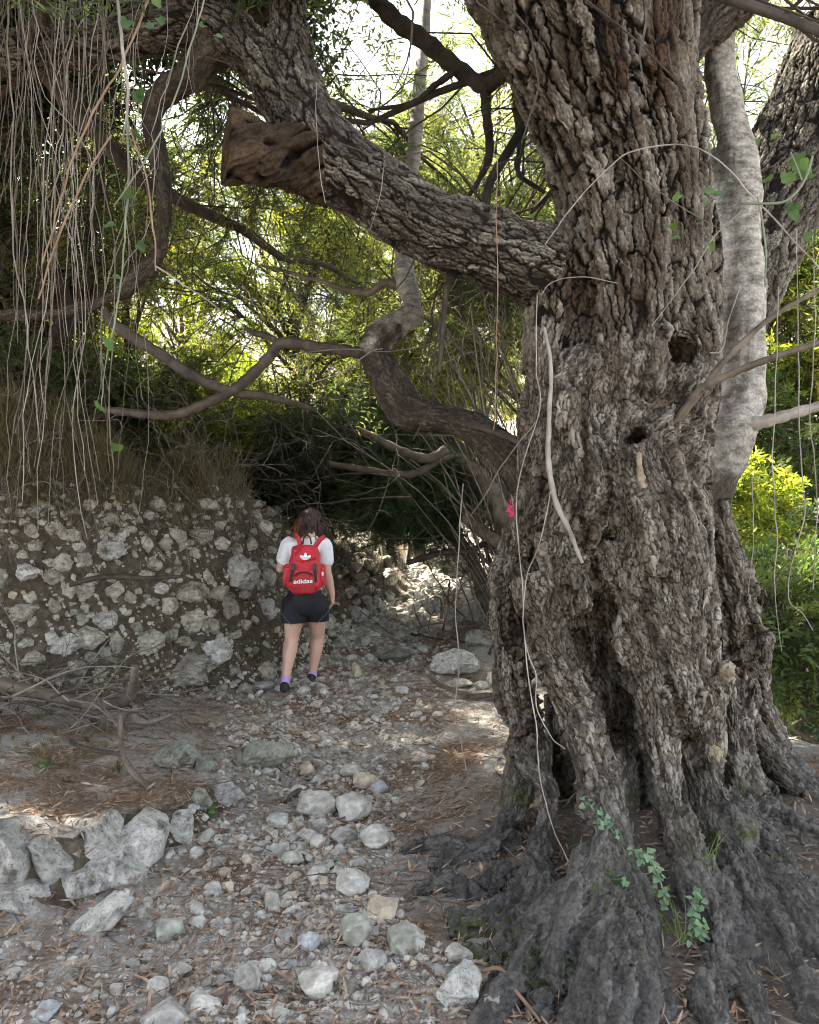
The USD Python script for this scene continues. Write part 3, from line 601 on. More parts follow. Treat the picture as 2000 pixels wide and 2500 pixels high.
# ------------------------------------------------------------------ the old olive: one distance field, cut into parts
T, R_, LIMB, STUB, BENT, REAR, TOPL, HANG = 'trunk', 'root', 'limb', 'cut_stub', 'bent_limb', 'rear_limb', 'upper_limb', 'hanging_branch'
SM = 'smooth_limb'
CH = [
 (T, [(1520, 2150, 4.0, 192), (1530, 1900, 4.0, 194), (1540, 1700, 4.0, 202), (1530, 1500, 3.99, 206), (1512, 1300, 3.97, 205), (1518, 1100, 3.96, 202), (1535, 900, 3.96, 192), (1550, 700, 3.95, 168), (1550, 500, 3.92, 160), (1520, 300, 3.88, 168), (1470, 130, 3.85, 200), (1420, -60, 3.8, 230), (1370, -330, 3.8, 240)]),
 (T, [(1240, -140, 3.75, 70), (1320, 150, 3.66, 62), (1440, 400, 3.68, 52), (1500, 650, 3.66, 48), (1510, 850, 3.62, 52), (1480, 1050, 3.6, 55)]),
 (T, [(1400, -140, 3.5, 75), (1470, 150, 3.55, 60), (1555, 400, 3.66, 52), (1585, 600, 3.66, 52), (1590, 760, 3.63, 52), (1560, 930, 3.6, 50)]),
 (T, [(1550, -140, 3.55, 70), (1580, 120, 3.58, 55), (1640, 400, 3.72, 50), (1655, 600, 3.74, 48), (1680, 760, 3.72, 46), (1702, 870, 3.74, 44), (1660, 980, 3.7, 54), (1600, 1060, 3.62, 60)]),
 (T, [(1630, -100, 3.8, 62), (1655, 200, 3.85, 56), (1685, 420, 3.9, 52), (1690, 600, 3.9, 50), (1700, 780, 3.9, 50), (1685, 960, 3.85, 52)]),
 (T, [(1180, -140, 3.9, 80), (1275, 120, 3.9, 72), (1390, 380, 3.9, 62), (1425, 560, 3.88, 60), (1385, 760, 3.85, 85), (1355, 950, 3.82, 80), (1335, 1150, 3.8, 72), (1310, 1300, 3.75, 66)]),
 (T, [(1455, 860, 3.62, 52), (1400, 1000, 3.6, 66), (1415, 1200, 3.57, 76), (1385, 1350, 3.55, 66), (1400, 1450, 3.52, 50)]),
 (T, [(1550, 1130, 3.58, 100), (1600, 1300, 3.53, 112), (1630, 1450, 3.53, 105), (1650, 1620, 3.5, 92), (1690, 1760, 3.46, 78), (1725, 1880, 3.42, 55)]),
 (T, [(1660, 1250, 3.7, 70), (1690, 1400, 3.7, 55), (1700, 1540, 3.62, 50)]),
 (T, [(1755, 450, 4.4, 80), (1722, 620, 4.25, 66), (1700, 800, 4.2, 58), (1695, 950, 4.15, 54), (1700, 1150, 4.05, 56), (1755, 1350, 3.95, 62), (1795, 1480, 3.95, 56), (1808, 1570, 3.95, 56), (1815, 1700, 3.95, 56)]),
 (T, [(1495, 1380, 3.5, 50), (1541, 1541, 3.45, 48), (1588, 1680, 3.4, 52), (1612, 1800, 3.35, 55)]),
 (R_, [(1612, 1800, 3.35, 52), (1628, 1880, 3.28, 50), (1648, 1985, 3.18, 52), (1690, 2121, 3.04, 54), (1735, 2262, 2.9, 52), (1728, 2400, 2.72, 48), (1745, 2520, 2.58, 40)]),
 (T, [(1298, 1420, 3.6, 50), (1352, 1600, 3.5, 52), (1420, 1760, 3.4, 56)]),
 (R_, [(1420, 1760, 3.4, 52), (1452, 1890, 3.28, 50), (1478, 2010, 3.12, 52), (1440, 2121, 2.98, 46), (1385, 2205, 2.86, 46), (1333, 2275, 2.78, 50), (1270, 2365, 2.66, 44), (1222, 2445, 2.56, 38), (1170, 2540, 2.45, 28)]),
 (R_, [(1470, 1960, 3.16, 48), (1500, 2110, 3.02, 60), (1512, 2210, 2.92, 80), (1515, 2310, 2.8, 88), (1490, 2420, 2.68, 86), (1460, 2560, 2.55, 76)]),
 (R_, [(1500, 2180, 2.96, 46), (1440, 2235, 2.86, 50), (1372, 2290, 2.78, 46), (1350, 2390, 2.66, 44), (1320, 2480, 2.56, 40)]),
 (R_, [(1540, 2170, 2.98, 44), (1580, 2300, 2.84, 42), (1592, 2420, 2.7, 46), (1600, 2560, 2.56, 40)]),
 (T, [(1262, 1333, 3.80, 48), (1238, 1425, 3.80, 40), (1250, 1622, 3.78, 50), (1278, 1738, 3.78, 46), (1285, 1820, 3.78, 42)]),
 (R_, [(1285, 1820, 3.78, 42), (1264, 1912, 3.76, 38), (1248, 1985, 3.72, 36), (1200, 2050, 3.62, 34), (1130, 2100, 3.52, 30), (1060, 2120, 3.46, 22)]),
 (R_, [(1300, 1840, 3.7, 36), (1340, 1950, 3.55, 30), (1312, 2050, 3.42, 32), (1318, 2130, 3.3, 40), (1262, 2205, 3.18, 42), (1190, 2245, 3.1, 36), (1120, 2280, 3.02, 24)]),
 (R_, [(1318, 2120, 3.3, 36), (1352, 2170, 3.18, 40), (1300, 2250, 3.0, 36), (1250, 2310, 2.88, 34), (1190, 2340, 2.82, 26)]),
 (R_, [(1715, 1700, 3.44, 56), (1728, 1850, 3.4, 44), (1765, 1950, 3.36, 38), (1808, 2028, 3.33, 34), (1870, 2095, 3.3, 32), (1920, 2145, 3.27, 31), (1955, 2178, 3.25, 28)]),
 (R_, [(1818, 1580, 3.95, 50), (1852, 1740, 3.95, 46), (1905, 1860, 3.95, 48), (2010, 1950, 3.95, 42), (2160, 2020, 3.95, 34)]),
 (R_, [(1790, 1680, 3.78, 58), (1812, 1854, 3.72, 56), (1862, 1965, 3.66, 48), (1930, 2020, 3.62, 42), (2010, 2055, 3.6, 40), (2140, 2110, 3.55, 32)]),
 (R_, [(1725, 1900, 3.42, 50), (1745, 2010, 3.34, 50), (1800, 2130, 3.2, 54), (1850, 2240, 3.06, 52), (1905, 2330, 2.95, 50), (1980, 2440, 2.82, 48), (2050, 2540, 2.72, 40)]),
 (R_, [(1745, 2010, 3.34, 44), (1775, 2140, 3.14, 48), (1765, 2250, 2.98, 44), (1800, 2350, 2.84, 46), (1850, 2450, 2.72, 44), (1880, 2560, 2.6, 36)]),
 (R_, [(1880, 2100, 0.0, 44), (1960, 2180, 0.01, 46), (2040, 2290, 0.02, 50), (2130, 2400, 0.03, 50)]),
 (R_, [(1840, 2200, 0.0, 36), (1880, 2330, 0.01, 40), (1930, 2440, 0.01, 40), (1960, 2530, 0.02, 40)]),
 (R_, [(1780, 2030, 0.14, 100), (1870, 2200, 0.20, 120), (1960, 2370, 0.20, 130), (2060, 2520, 0.20, 120)]),
 (R_, [(985, 2090, 0.0, 24), (1040, 2075, -0.01, 36), (1110, 2080, -0.02, 42), (1180, 2095, 0.0, 44), (1245, 2070, 0.0, 40)]),
 (R_, [(1000, 2200, 0.0, 22), (1045, 2180, 0.0, 36), (1100, 2170, 0.0, 42), (1160, 2185, 0.0, 42), (1220, 2150, 0.0, 44)]),
 (R_, [(1090, 1965, 0.02, 36), (1170, 1940, 0.0, 44), (1240, 1905, 0.02, 40)]),
 (R_, [(1140, 2330, 0.0, 30), (1200, 2350, 0.0, 44), (1270, 2330, 0.02, 50)]),
 (R_, [(1100, 2245, 0.0, 26), (1150, 2265, 0.0, 40), (1215, 2260, 0.0, 44)]),
 (SM, [(1680, 1290, 4.0, 60), (1725, 1185, 4.02, 64), (1775, 1085, 4.05, 60), (1810, 1005, 4.06, 52), (1826, 900, 4.08, 47), (1829, 780, 4.1, 44), (1825, 690, 4.12, 43), (1818, 560, 4.15, 42), (1812, 430, 4.18, 42), (1790, 330, 4.2, 41), (1766, 240, 4.22, 37), (1757, 140, 4.24, 36), (1762, 40, 4.26, 33), (1772, -150, 4.3, 30)]),
 (LIMB, [(1470, 760, 3.92, 115), (1395, 690, 3.9, 112), (1270, 637, 3.85, 98), (1150, 590, 3.83, 92), (1043, 545, 3.84, 87), (920, 465, 3.88, 90), (811, 390, 3.93, 92), (745, 300, 3.98, 76), (725, 180, 4.02, 52), (712, 90, 4.05, 48), (690, -40, 4.1, 46), (660, -220, 4.15, 42)]),
 (LIMB, [(740, 300, 3.98, 70), (672, 205, 4.04, 62), (600, 115, 4.08, 60), (525, 55, 4.12, 62), (440, 45, 4.16, 60), (330, 80, 4.22, 56), (200, 115, 4.28, 54), (60, 130, 4.35, 50), (-170, 120, 4.45, 45)]),
 (STUB, [(790, 410, 3.93, 74), (710, 395, 3.88, 66), (640, 380, 3.84, 68), (575, 358, 3.81, 84)]),
 (HANG, [(545, 90, 4.13, 40), (470, 180, 4.16, 34), (385, 245, 4.2, 28), (372, 300, 4.22, 23), (392, 400, 4.25, 23), (400, 520, 4.28, 22), (385, 620, 4.3, 22), (320, 690, 4.33, 21), (250, 735, 4.36, 19), (130, 765, 4.4, 17), (-60, 770, 4.45, 16)]),
 (BENT, [(1370, 1340, 3.95, 66), (1322, 1240, 3.98, 56), (1262, 1135, 4.03, 47), (1185, 1062, 4.1, 43), (1090, 1022, 4.2, 41), (1000, 1010, 4.26, 41), (955, 955, 4.3, 45), (925, 895, 4.33, 42), (915, 850, 4.36, 38), (952, 802, 4.4, 36), (1002, 774, 4.46, 33), (1010, 745, 4.55, 26), (995, 700, 4.66, 23), (988, 640, 4.8, 21), (986, 570, 5.0, 20), (1000, 450, 5.3, 18)]),
 (REAR, [(1745, 950, 4.25, 75), (1790, 740, 4.45, 95), (1880, 520, 4.7, 112), (1985, 300, 4.95, 122), (2065, 80, 5.1, 115), (2130, -180, 5.3, 105)]),
 (TOPL, [(1560, 260, 3.9, 90), (1640, 150, 3.95, 66), (1700, 80, 4.0, 56), (1770, 25, 4.05, 52), (1860, -55, 4.1, 48), (1980, -160, 4.15, 42)]),
]
# hollows: pixel, how far behind the bark the cutting ball's centre lies, half width in pixels
CARVE = [
 [(1470, 1575, 0.01, 20), (1492, 1640, 0.03, 34), (1524, 1740, 0.04, 42), (1552, 1850, 0.03, 34), (1575, 1960, 0.02, 26), (1615, 2080, 0.01, 22), (1655, 2190, 0.0, 18)],
 [(1505, 1680, 0.13, 28), (1530, 1770, 0.14, 30)],
 [(1340, 1730, 0.01, 22), (1365, 1810, 0.04, 40), (1398, 1930, 0.05, 44), (1425, 2040, 0.03, 30)],
 [(1648, 850, 0.01, 38), (1650, 865, 0.12, 42), (1640, 880, 0.22, 30)],
 [(1662, 940, 0.0, 18), (1648, 985, 0.0, 12)],
 [(1478, 1445, 0.0, 22), (1488, 1490, 0.03, 32)], [(1490, 1490, 0.13, 26)],
 [(1545, 1068, 0.0, 20), (1555, 1072, 0.1, 26)],
 [(1440, 690, 0.0, 24), (1432, 780, 0.0, 30), (1422, 880, 0.0, 26), (1418, 990, 0.0, 16)],
 [(1392, 730, 0.0, 18), (1385, 830, 0.0, 20), (1390, 930, 0.0, 14)],
 [(1738, 1290, 0.0, 18), (1740, 1420, 0.03, 30), (1748, 1560, 0.03, 28), (1755, 1660, 0.01, 20)],
 [(1795, 1910, 0.03, 42), (1790, 1950, 0.12, 44)],
 [(1835, 1560, 0.01, 26), (1820, 1640, 0.03, 30), (1815, 1720, 0.0, 18)],
 [(1640, 430, 0.0, 12), (1655, 560, 0.01, 18), (1650, 660, 0.0, 12)],
 [(1420, 1290, 0.0, 16), (1448, 1390, 0.01, 24), (1470, 1450, 0.0, 20)],
 [(1560, 200, 0.0, 16), (1600, 420, 0.0, 16), (1640, 640, 0.0, 12)],
 [(1390, 60, 0.0, 20), (1460, 260, 0.0, 18), (1530, 520, 0.0, 14)],
 [(1290, 1640, 0.01, 22), (1310, 1730, 0.02, 26)], [(1235, 1490, 0.0, 18), (1262, 1580, 0.01, 22)],
 [(1340, 1380, 0.0, 15), (1300, 1500, 0.0, 18), (1310, 1600, 0.0, 16)],
 [(1625, 1560, 0.0, 14), (1660, 1720, 0.0, 18), (1690, 1850, 0.01, 22), (1700, 1960, 0.01, 24)],
 [(640, 385, 0.0, 12), (690, 398, 0.0, 14), (740, 418, 0.0, 10)], [(560, 320, 0.0, 10), (640, 335, 0.0, 10), (720, 372, 0.0, 8)], [(600, 420, 0.0, 9), (680, 440, 0.0, 9)],
 [(1360, 2200, 0.0, 24), (1330, 2310, 0.0, 30), (1310, 2400, 0.0, 20)], [(1690, 2230, 0.01, 30), (1690, 2350, 0.02, 34), (1665, 2480, 0.02, 34)], [(1500, 2330, 0.0, 14), (1530, 2440, 0.0, 20)],
 [(1860, 1790, 0.0, 16), (1880, 1880, 0.02, 26), (1930, 1980, 0.02, 22)], [(1860, 2060, 0.01, 30), (1950, 2110, 0.02, 30)], [(1770, 2080, 0.0, 18), (1850, 2250, 0.0, 22), (1930, 2420, 0.0, 22)],
 [(1300, 1900, 0.01, 20), (1285, 2000, 0.01, 24), (1240, 2080, 0.0, 22)], [(1370, 2080, 0.02, 30), (1370, 2140, 0.02, 26)],
]


def surface_depth(px, py, start=2.2, end=5.7):
    """How far along the eye's ray through a pixel the wood begins (from the distance field)."""
    d = np.arange(start, end, 0.008)
    p = np.stack([(px - 1000) / F * d, d, EYE[2] - (py - 1250) / F * d], 1)
    i = np.round((p - lo) / h0).astype(int); ok = ((i >= 0) & (i < n0)).all(1)
    v = np.full(len(d), 1.0); v[ok] = D[tuple(i[ok].T)]
    k = np.argmax(v < 0)
    return d[k] if v[k] < 0 else None


KIND = []; CL, CR = [], []
for kind, pts in CH:
    a = np.array(pts, float)
    if a[0, 2] < 1:                                     # third value: how deep under the ground the root lies at that pixel
        g = hit(a[:, 0], a[:, 1]); a[:, 2] = g[:, 1] + a[:, 2]
    elif kind == R_:                                        # running roots lie on the ground, half out of it
        g = hit(a[:, 0], a[:, 1])[:, 1]; low = (a[:, 1] > 1960) & ~np.isnan(g)
        a[low, 2] = np.minimum(a[low, 2], (g - 0.35 * a[:, 3] * g / F)[low])
    s = spline(a, 5)
    c = np.array([P(*p[:3]) for p in s]); rad = s[:, 3] * s[:, 2] / F
    CL.append(c); CR.append(rad); KIND.append(kind)
h0 = 0.020
lo, hi = np.array([-2.8, 2.15, -0.32]), np.array([3.25, 5.55, 4.75])
n0 = np.ceil((hi - lo) / h0).astype(int)
D = np.full(n0, 0.3, np.float32)
ax = [(lo[k] + h0 * np.arange(n0[k])).astype(np.float32) for k in range(3)]


def field(c, rad, sl):
    """Distance to one tapering chain inside a block of the grid."""
    out = np.full(tuple(q.stop - q.start for q in sl), 9.0, np.float32)
    for q in range(len(c) - 1):
        a, b, ra, rb = c[q], c[q + 1], rad[q], rad[q + 1]
        m = max(ra, rb) + 0.12
        i0 = np.floor((np.minimum(a, b) - m - lo) / h0).astype(int); i1 = np.ceil((np.maximum(a, b) + m - lo) / h0).astype(int) + 1
        i0 = [max(i0[k], sl[k].start) for k in range(3)]; i1 = [min(i1[k], sl[k].stop) for k in range(3)]
        if any(i1[k] <= i0[k] for k in range(3)): continue
        x, y, z = ax[0][i0[0]:i1[0]][:, None, None] - np.float32(a[0]), ax[1][i0[1]:i1[1]][None, :, None] - np.float32(a[1]), ax[2][i0[2]:i1[2]][None, None, :] - np.float32(a[2])
        e = (b - a).astype(np.float32); L = np.float32(e @ e + 1e-9)
        t = np.clip((x * e[0] + y * e[1] + z * e[2]) / L, 0, 1)
        d = np.sqrt((x - t * e[0]) ** 2 + (y - t * e[1]) ** 2 + (z - t * e[2]) ** 2) - (np.float32(ra) + t * np.float32(rb - ra))
        o = out[tuple(slice(i0[k] - sl[k].start, i1[k] - sl[k].start) for k in range(3))]
        np.minimum(o, d, out=o)
    return out


def stamp(c, rad, kk, carve=False):
    m = rad.max() + 0.13
    i0 = np.clip(np.floor((c.min(0) - m - lo) / h0).astype(int), 0, n0); i1 = np.clip(np.ceil((c.max(0) + m - lo) / h0).astype(int) + 1, 0, n0)
    if (i1 <= i0).any(): return
    sl = tuple(slice(int(i0[k]), int(i1[k])) for k in range(3))
    d, o = field(c, rad, sl), D[sl]
    if carve: d = -d
    h = np.maximum(np.float32(kk) - np.abs(o - d), 0) / np.float32(kk)
    D[sl] = (np.maximum(o, d) + h * h * np.float32(kk * 0.25)) if carve else (np.minimum(o, d) - h * h * np.float32(kk * 0.25))


for c, rad, kind in zip(CL, CR, KIND):
    stamp(c, rad, 0.045 if kind in (T, R_) else 0.07)
cuts_ = []
for pts in CARVE:
    a = np.array(pts, float)
    dep = [surface_depth(*p[:2]) for p in a]
    known = [q for q in dep if q is not None]
    if not known: continue
    dep = [q if q is not None else np.median(known) for q in dep]
    a[:, 2] += np.array(dep)
    cuts_.append(spline(a, 5))
for s in cuts_:
    c = np.array([P(*p[:3]) for p in s]); rad = s[:, 3] * s[:, 2] / F
    if len(c) == 1: c, rad = np.vstack([c, c + 0.001]), np.repeat(rad, 2)
    stamp(c, rad, 0.03, True)


def surface_net(D, lo, h):
    S = D < 0
    A = np.zeros(np.array(S.shape) - 1, np.int8)
    for a, b, c in np.ndindex(2, 2, 2):
        A += S[a:S.shape[0] - 1 + a, b:S.shape[1] - 1 + b, c:S.shape[2] - 1 + c]
    cells = np.argwhere((A > 0) & (A < 8))
    idx = np.full(A.shape, -1, np.int32); idx[tuple(cells.T)] = np.arange(len(cells))
    acc, cnt = np.zeros((len(cells), 3)), np.zeros(len(cells))
    corner = {o: D[cells[:, 0] + o[0], cells[:, 1] + o[1], cells[:, 2] + o[2]] for o in np.ndindex(2, 2, 2)}
    for o in np.ndindex(2, 2, 2):
        for k in range(3):
            if o[k]: continue
            p = list(o); p[k] = 1; p = tuple(p)
            d0, d1 = corner[o], corner[p]
            m = (d0 < 0) != (d1 < 0)
            t = d0[m] / (d0[m] - d1[m])
            pt = np.tile(np.array(o, float), (m.sum(), 1)); pt[:, k] += t
            acc[m] += pt; cnt[m] += 1
    V = lo + h * (cells + acc / cnt[:, None])
    F_ = []
    for k in range(3):
        u, w = (k + 1) % 3, (k + 2) % 3
        s0 = [slice(None)] * 3; s1 = [slice(None)] * 3
        s0[k], s1[k] = slice(0, -1), slice(1, None)
        e = np.argwhere(S[tuple(s0)] != S[tuple(s1)])
        e = e[(e[:, u] > 0) & (e[:, w] > 0) & (e[:, u] < S.shape[u] - 1) & (e[:, w] < S.shape[w] - 1)]
        inside = S[tuple(e.T)]
        q = []
        for du, dw in ((1, 1), (0, 1), (0, 0), (1, 0)):
            c = e.copy(); c[:, u] -= du; c[:, w] -= dw; q.append(idx[tuple(c.T)])
        q = np.stack(q, 1); q[~inside] = q[~inside][:, ::-1]
        F_.append(q)
    Q = np.vstack(F_); Q = Q[(Q >= 0).all(1)]
    return V, np.vstack([Q[:, [0, 1, 2]], Q[:, [0, 2, 3]]])


def refine(V, f, pick):
    """Splits the edges of the picked faces in the middle, without cracks."""
    E = np.sort(np.vstack([f[:, [0, 1]], f[:, [1, 2]], f[:, [2, 0]]]), 1)
    key = E[:, 0].astype(np.int64) * len(V) + E[:, 1]
    uq, inv = np.unique(key, return_inverse=True)
    mark = np.zeros(len(uq), bool); inv = inv.reshape(3, -1).T
    mark[inv[pick].ravel()] = True
    mid = np.full(len(uq), -1); mid[mark] = len(V) + np.arange(mark.sum())
    a, b = uq[mark] // len(V), uq[mark] % len(V)
    V2 = np.vstack([V, (V[a] + V[b]) / 2])
    M = mid[inv]; n = (M >= 0).sum(1); out = [f[n == 0]]
    g, m = f[n == 3], M[n == 3]
    out += [np.stack([g[:, 0], m[:, 0], m[:, 2]], 1), np.stack([m[:, 0], g[:, 1], m[:, 1]], 1), np.stack([m[:, 2], m[:, 1], g[:, 2]], 1), m]
    for s in range(3):
        k = (n == 1) & (M[:, s] >= 0); g, m = np.roll(f[k], -s, 1), M[k][:, s]
        out += [np.stack([g[:, 0], m, g[:, 2]], 1), np.stack([m, g[:, 1], g[:, 2]], 1)]
        k = (n == 2) & (M[:, s] < 0); g, mm = np.roll(f[k], -s, 1), np.roll(M[k], -s, 1)
        out += [np.stack([g[:, 0], g[:, 1], mm[:, 1]], 1), np.stack([g[:, 0], mm[:, 1], mm[:, 2]], 1), np.stack([mm[:, 2], mm[:, 1], g[:, 2]], 1)]
    return V2, np.vstack(out), (a, b)


def vnormals(V, f):
    n = np.zeros_like(V); w = np.cross(V[f[:, 1]] - V[f[:, 0]], V[f[:, 2]] - V[f[:, 0]])
    for k in range(3):
        for ax_ in range(3): n[:, ax_] += np.bincount(f[:, k], w[:, ax_], len(V))
    return unit(n)


def relax(V, f, it=1, lam=0.5):
    e = np.vstack([f[:, [0, 1]], f[:, [1, 2]], f[:, [2, 0]]])
    c = np.bincount(e.ravel(), minlength=len(V)).astype(float)
    for _ in range(it):
        s = np.zeros_like(V)
        for k in range(3):
            s[:, k] = np.bincount(e[:, 0], V[e[:, 1], k], len(V)) + np.bincount(e[:, 1], V[e[:, 0], k], len(V))
        V = V + lam * (s / np.maximum(c, 1)[:, None] - V)
    return V


V, f = surface_net(D, lo, h0)
del D
# keep the one body, drop what lies well below the ground
lab = trimesh.graph.connected_component_labels(np.vstack([f[:, [0, 1]], f[:, [1, 2]]]), node_count=len(V))
f = f[lab[f[:, 0]] == np.bincount(lab).argmax()]
f = f[(V[f, 2].max(1) > ground_z(V[f[:, 0], 0], V[f[:, 0], 1], False) - 0.06)]
u, inv = np.unique(f, return_inverse=True); V, f = V[u], inv.reshape(-1, 3)
V = relax(V, f, 2, 0.4)
# gnarls: broad swellings, then flutes
N = vnormals(V, f)
V = V + N * ((meshkit.fbm(V * [4.0, 4.0, 2.2], 3, 40) - 0.5) * 0.06 + (meshkit.fbm(V * [11, 11, 4.0], 3, 41) - 0.5) * 0.045)[:, None]
seen = lambda V, f, N, lim: ((N[f].mean(1) * (EYE - V[f].mean(1))).sum(1) > lim * np.linalg.norm(EYE - V[f].mean(1), axis=1)) & (np.abs(V[f[:, 0], 0] / V[f[:, 0], 1]) < 0.56) & (np.abs((V[f[:, 0], 2] - EYE[2]) / V[f[:, 0], 1]) < 0.70)
N = vnormals(V, f)
V, f, _ = refine(V, f, seen(V, f, N, -0.2)); V = relax(V, f, 1, 0.35)
N = vnormals(V, f)
V, f, _ = refine(V, f, seen(V, f, N, 0.05)); V = relax(V, f, 1, 0.35)
N = vnormals(V, f)
# which chain each point belongs to, and the direction of growth there
sp, sd, sk, sr = [], [], [], []
for q, (c, rad) in enumerate(zip(CL, CR)):
    d = unit(np.gradient(c, axis=0)); t = np.linspace(0, len(c) - 1, len(c) * 3)
    for arr, src in ((sp, c), (sd, d)): arr.append(np.stack([np.interp(t, np.arange(len(c)), src[:, k]) for k in range(3)], 1))
    sr.append(np.interp(t, np.arange(len(c)), rad)); sk.append(np.full(len(t), q))
sp, sd, sr, sk = np.vstack(sp), np.vstack(sd), np.concatenate(sr), np.concatenate(sk)
dd, ii = cKDTree(sp).query(V, k=5, workers=-1)
sc = dd - sr[ii]
best = ii[np.arange(len(V)), sc.argmin(1)]
w = np.exp(-(sc - sc.min(1, keepdims=True)) / 0.04)
ref = sd[best]
vd = sd[ii] * np.sign((sd[ii] * ref[:, None]).sum(-1, keepdims=True))
grow = unit((vd * w[..., None]).sum(1))
grow = unit(grow + 0.55 * (np.stack([meshkit.fbm(V * 3 + 7.7 * k, 2, 50 + k) for k in range(3)], -1) - 0.5))
grow = unit(grow - N * (grow * N).sum(1, keepdims=True))
kinds = np.array(KIND)[sk[best]]
isroot = smooth01((0.75 - V[:, 2] + 0.5 * (meshkit.fbm(V * 3.0, 3, 55) - 0.5)) / 0.7) * np.isin(kinds, [R_, T])
upper = smooth01((V[:, 2] - 1.9) / 1.0) * (kinds == T)


def plates(V, grow, size, stretch, seed, k=10):
    """Bark plates: 0 in the fissures to 1 on the plates, and a tone for each plate."""
    r = np.random.default_rng(seed)
    fa = np.linalg.norm(np.cross(V[f[:, 1]] - V[f[:, 0]], V[f[:, 2]] - V[f[:, 0]]), axis=1)
    n = int(fa.sum() * 0.5 / (size * size * stretch))
    pick = r.choice(len(f), n, p=fa / fa.sum()); bc = r.dirichlet([1, 1, 1], n)
    s = (V[f[pick]] * bc[..., None]).sum(1)
    d, i = cKDTree(s).query(V, k=k, workers=-1)
    dv = V[:, None] - s[i]
    al = (dv * grow[:, None]).sum(-1)
    q = np.sqrt(np.maximum(d * d - al * al * (1 - 1 / stretch ** 2), 0))
    o = np.argsort(q, 1)[:, :2]; a = np.take_along_axis(q, o, 1)
    tone = r.random(n)[np.take_along_axis(i, o[:, :1], 1)[:, 0]]
    return np.clip((a[:, 1] - a[:, 0]) / size, 0, 1), tone


n70 = np.stack([meshkit.noise(V * 60 + k * 9.1, 60 + k) for k in range(3)], -1) - 0.5
e1, t1 = plates(V + 0.009 * n70, grow, 0.0125, 3.8, 1)
e2, t2 = plates(V + 0.016 * n70, grow, np.float64(0.048), 4.2, 2, 8)
e3, t3 = plates(V + 0.05 * n70 * 0.4, grow, 0.08, 9.0, 3, 8)
p3 = smooth01(e3 / 0.75)
p1, p2 = smooth01(e1 / 0.36), smooth01(e2 / 0.28)
fine = meshkit.fbm(V * 40, 3, 80) - 0.5
amp1 = np.select([kinds == R_, kinds == STUB, kinds == BENT, kinds == HANG, kinds == SM], [0.0035, 0.001, 0.003, 0.0025, 0.0004], 0.0055 + 0.004 * upper)
amp2 = np.select([kinds == T, kinds == LIMB, kinds == REAR, kinds == TOPL], [0.0015 + 0.0225 * upper, 0.012, 0.012, 0.012], 0.0)
dispv = amp1 * (p1 - 0.75 + 0.6 * (t1 - 0.5) * p1) + amp2 * (p2 - 0.75 + 1.0 * (t2 - 0.5) * p2) + np.select([kinds == R_, kinds == SM], [0.014, 0.003], 0.010) * fine + np.where(np.isin(kinds, [T, R_]), 0.034 * (1 - 0.7 * upper) * np.where(kinds == R_, 0.6, 1.0), 0) * (p3 - 0.6 + 0.7 * (t3 - 0.5) * p3)
wv = V @ np.array([[0.86, 0, 0.5], [0, 1, 0], [-0.5, 0, 0.86]]).T + 0.10 * (np.stack([meshkit.fbm(V * 5 + 3.3 * k, 2, 90 + k) for k in range(3)], -1) - 0.5)
gr = 1 - np.abs(2 * meshkit.fbm(wv * [4, 14, 22], 3, 94) - 1)
dispv = np.where(kinds == STUB, 0.075 * (gr - 0.8) + 0.018 * fine, dispv)
V = V + N * dispv[:, None]
pn_ = unit(np.array([-0.93, -0.35, 0.06])); cutd = np.maximum((V - P(553, 350, 3.78)) @ pn_ + 0.01 * fine, 0) * (kinds == STUB)
V = V - cutd[:, None] * pn_
N = vnormals(V, f)
plate = np.minimum(p1 * (0.45 + 0.4 * (1 - upper)) + 0.55 - 0.4 * (1 - upper), np.where(amp2 > 0.0005, p2 * 0.6 + 0.4 * np.where(amp2 > 0.01, p2, 1), 1))
plate = np.where(kinds == STUB, smooth01((gr - 0.45) / 0.45), plate)
plate = 1 - (1 - plate) * (1 - 0.45 * isroot)
big_low = meshkit.fbm(V * [2.2, 2.2, 1.2], 3, 91)
tone = np.where(amp2 > 0.0005, 0.5 * t1 + 0.5 * t2, t1)
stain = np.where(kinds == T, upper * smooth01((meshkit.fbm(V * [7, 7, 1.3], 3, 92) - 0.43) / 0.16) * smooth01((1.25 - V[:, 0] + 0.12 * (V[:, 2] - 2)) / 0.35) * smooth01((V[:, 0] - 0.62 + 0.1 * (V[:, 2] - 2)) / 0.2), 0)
stain = np.where(kinds == LIMB, smooth01((-N[:, 2] - 0.2) / 0.4) * 0.6, stain) * 0.9  # darker brown on the downward faces of the limb
moss = smooth01((meshkit.fbm(V * 4, 3, 93) - 0.58) / 0.09) * smooth01((0.35 - V[:, 2]) / 0.15) * smooth01((0.6 - N[:, 2]) / 0.3) * 0.85
tone = np.where(kinds == STUB, meshkit.fbm(wv * [3, 9, 15], 3, 95), tone)
plate = np.where(np.isin(kinds, [T, R_]), plate * (0.72 + 0.28 * smooth01(e3 / 0.22)), plate)
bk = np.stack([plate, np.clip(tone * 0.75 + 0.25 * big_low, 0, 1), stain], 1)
wn = 0.35 * (meshkit.fbm(V * 9, 3, 97) - 0.5)
pale = np.select([kinds == SM, kinds == BENT], [smooth01((V[:, 2] - 1.62 + wn) / 0.35), smooth01((V[:, 2] - 2.42 + wn) / 0.12)], 0.0)
bk[:, 0] = 1 - (1 - bk[:, 0]) * (1 - pale)
bz = np.stack([isroot, moss, pale], 1)
olive = thing('old_olive_tree', 'huge gnarled old olive tree with hollowed trunk and spreading roots beside the path', 'tree')
fk = np.array(KIND + ['x'])[sk[best]][f[:, 0]]; fq = sk[best][f[:, 0]]
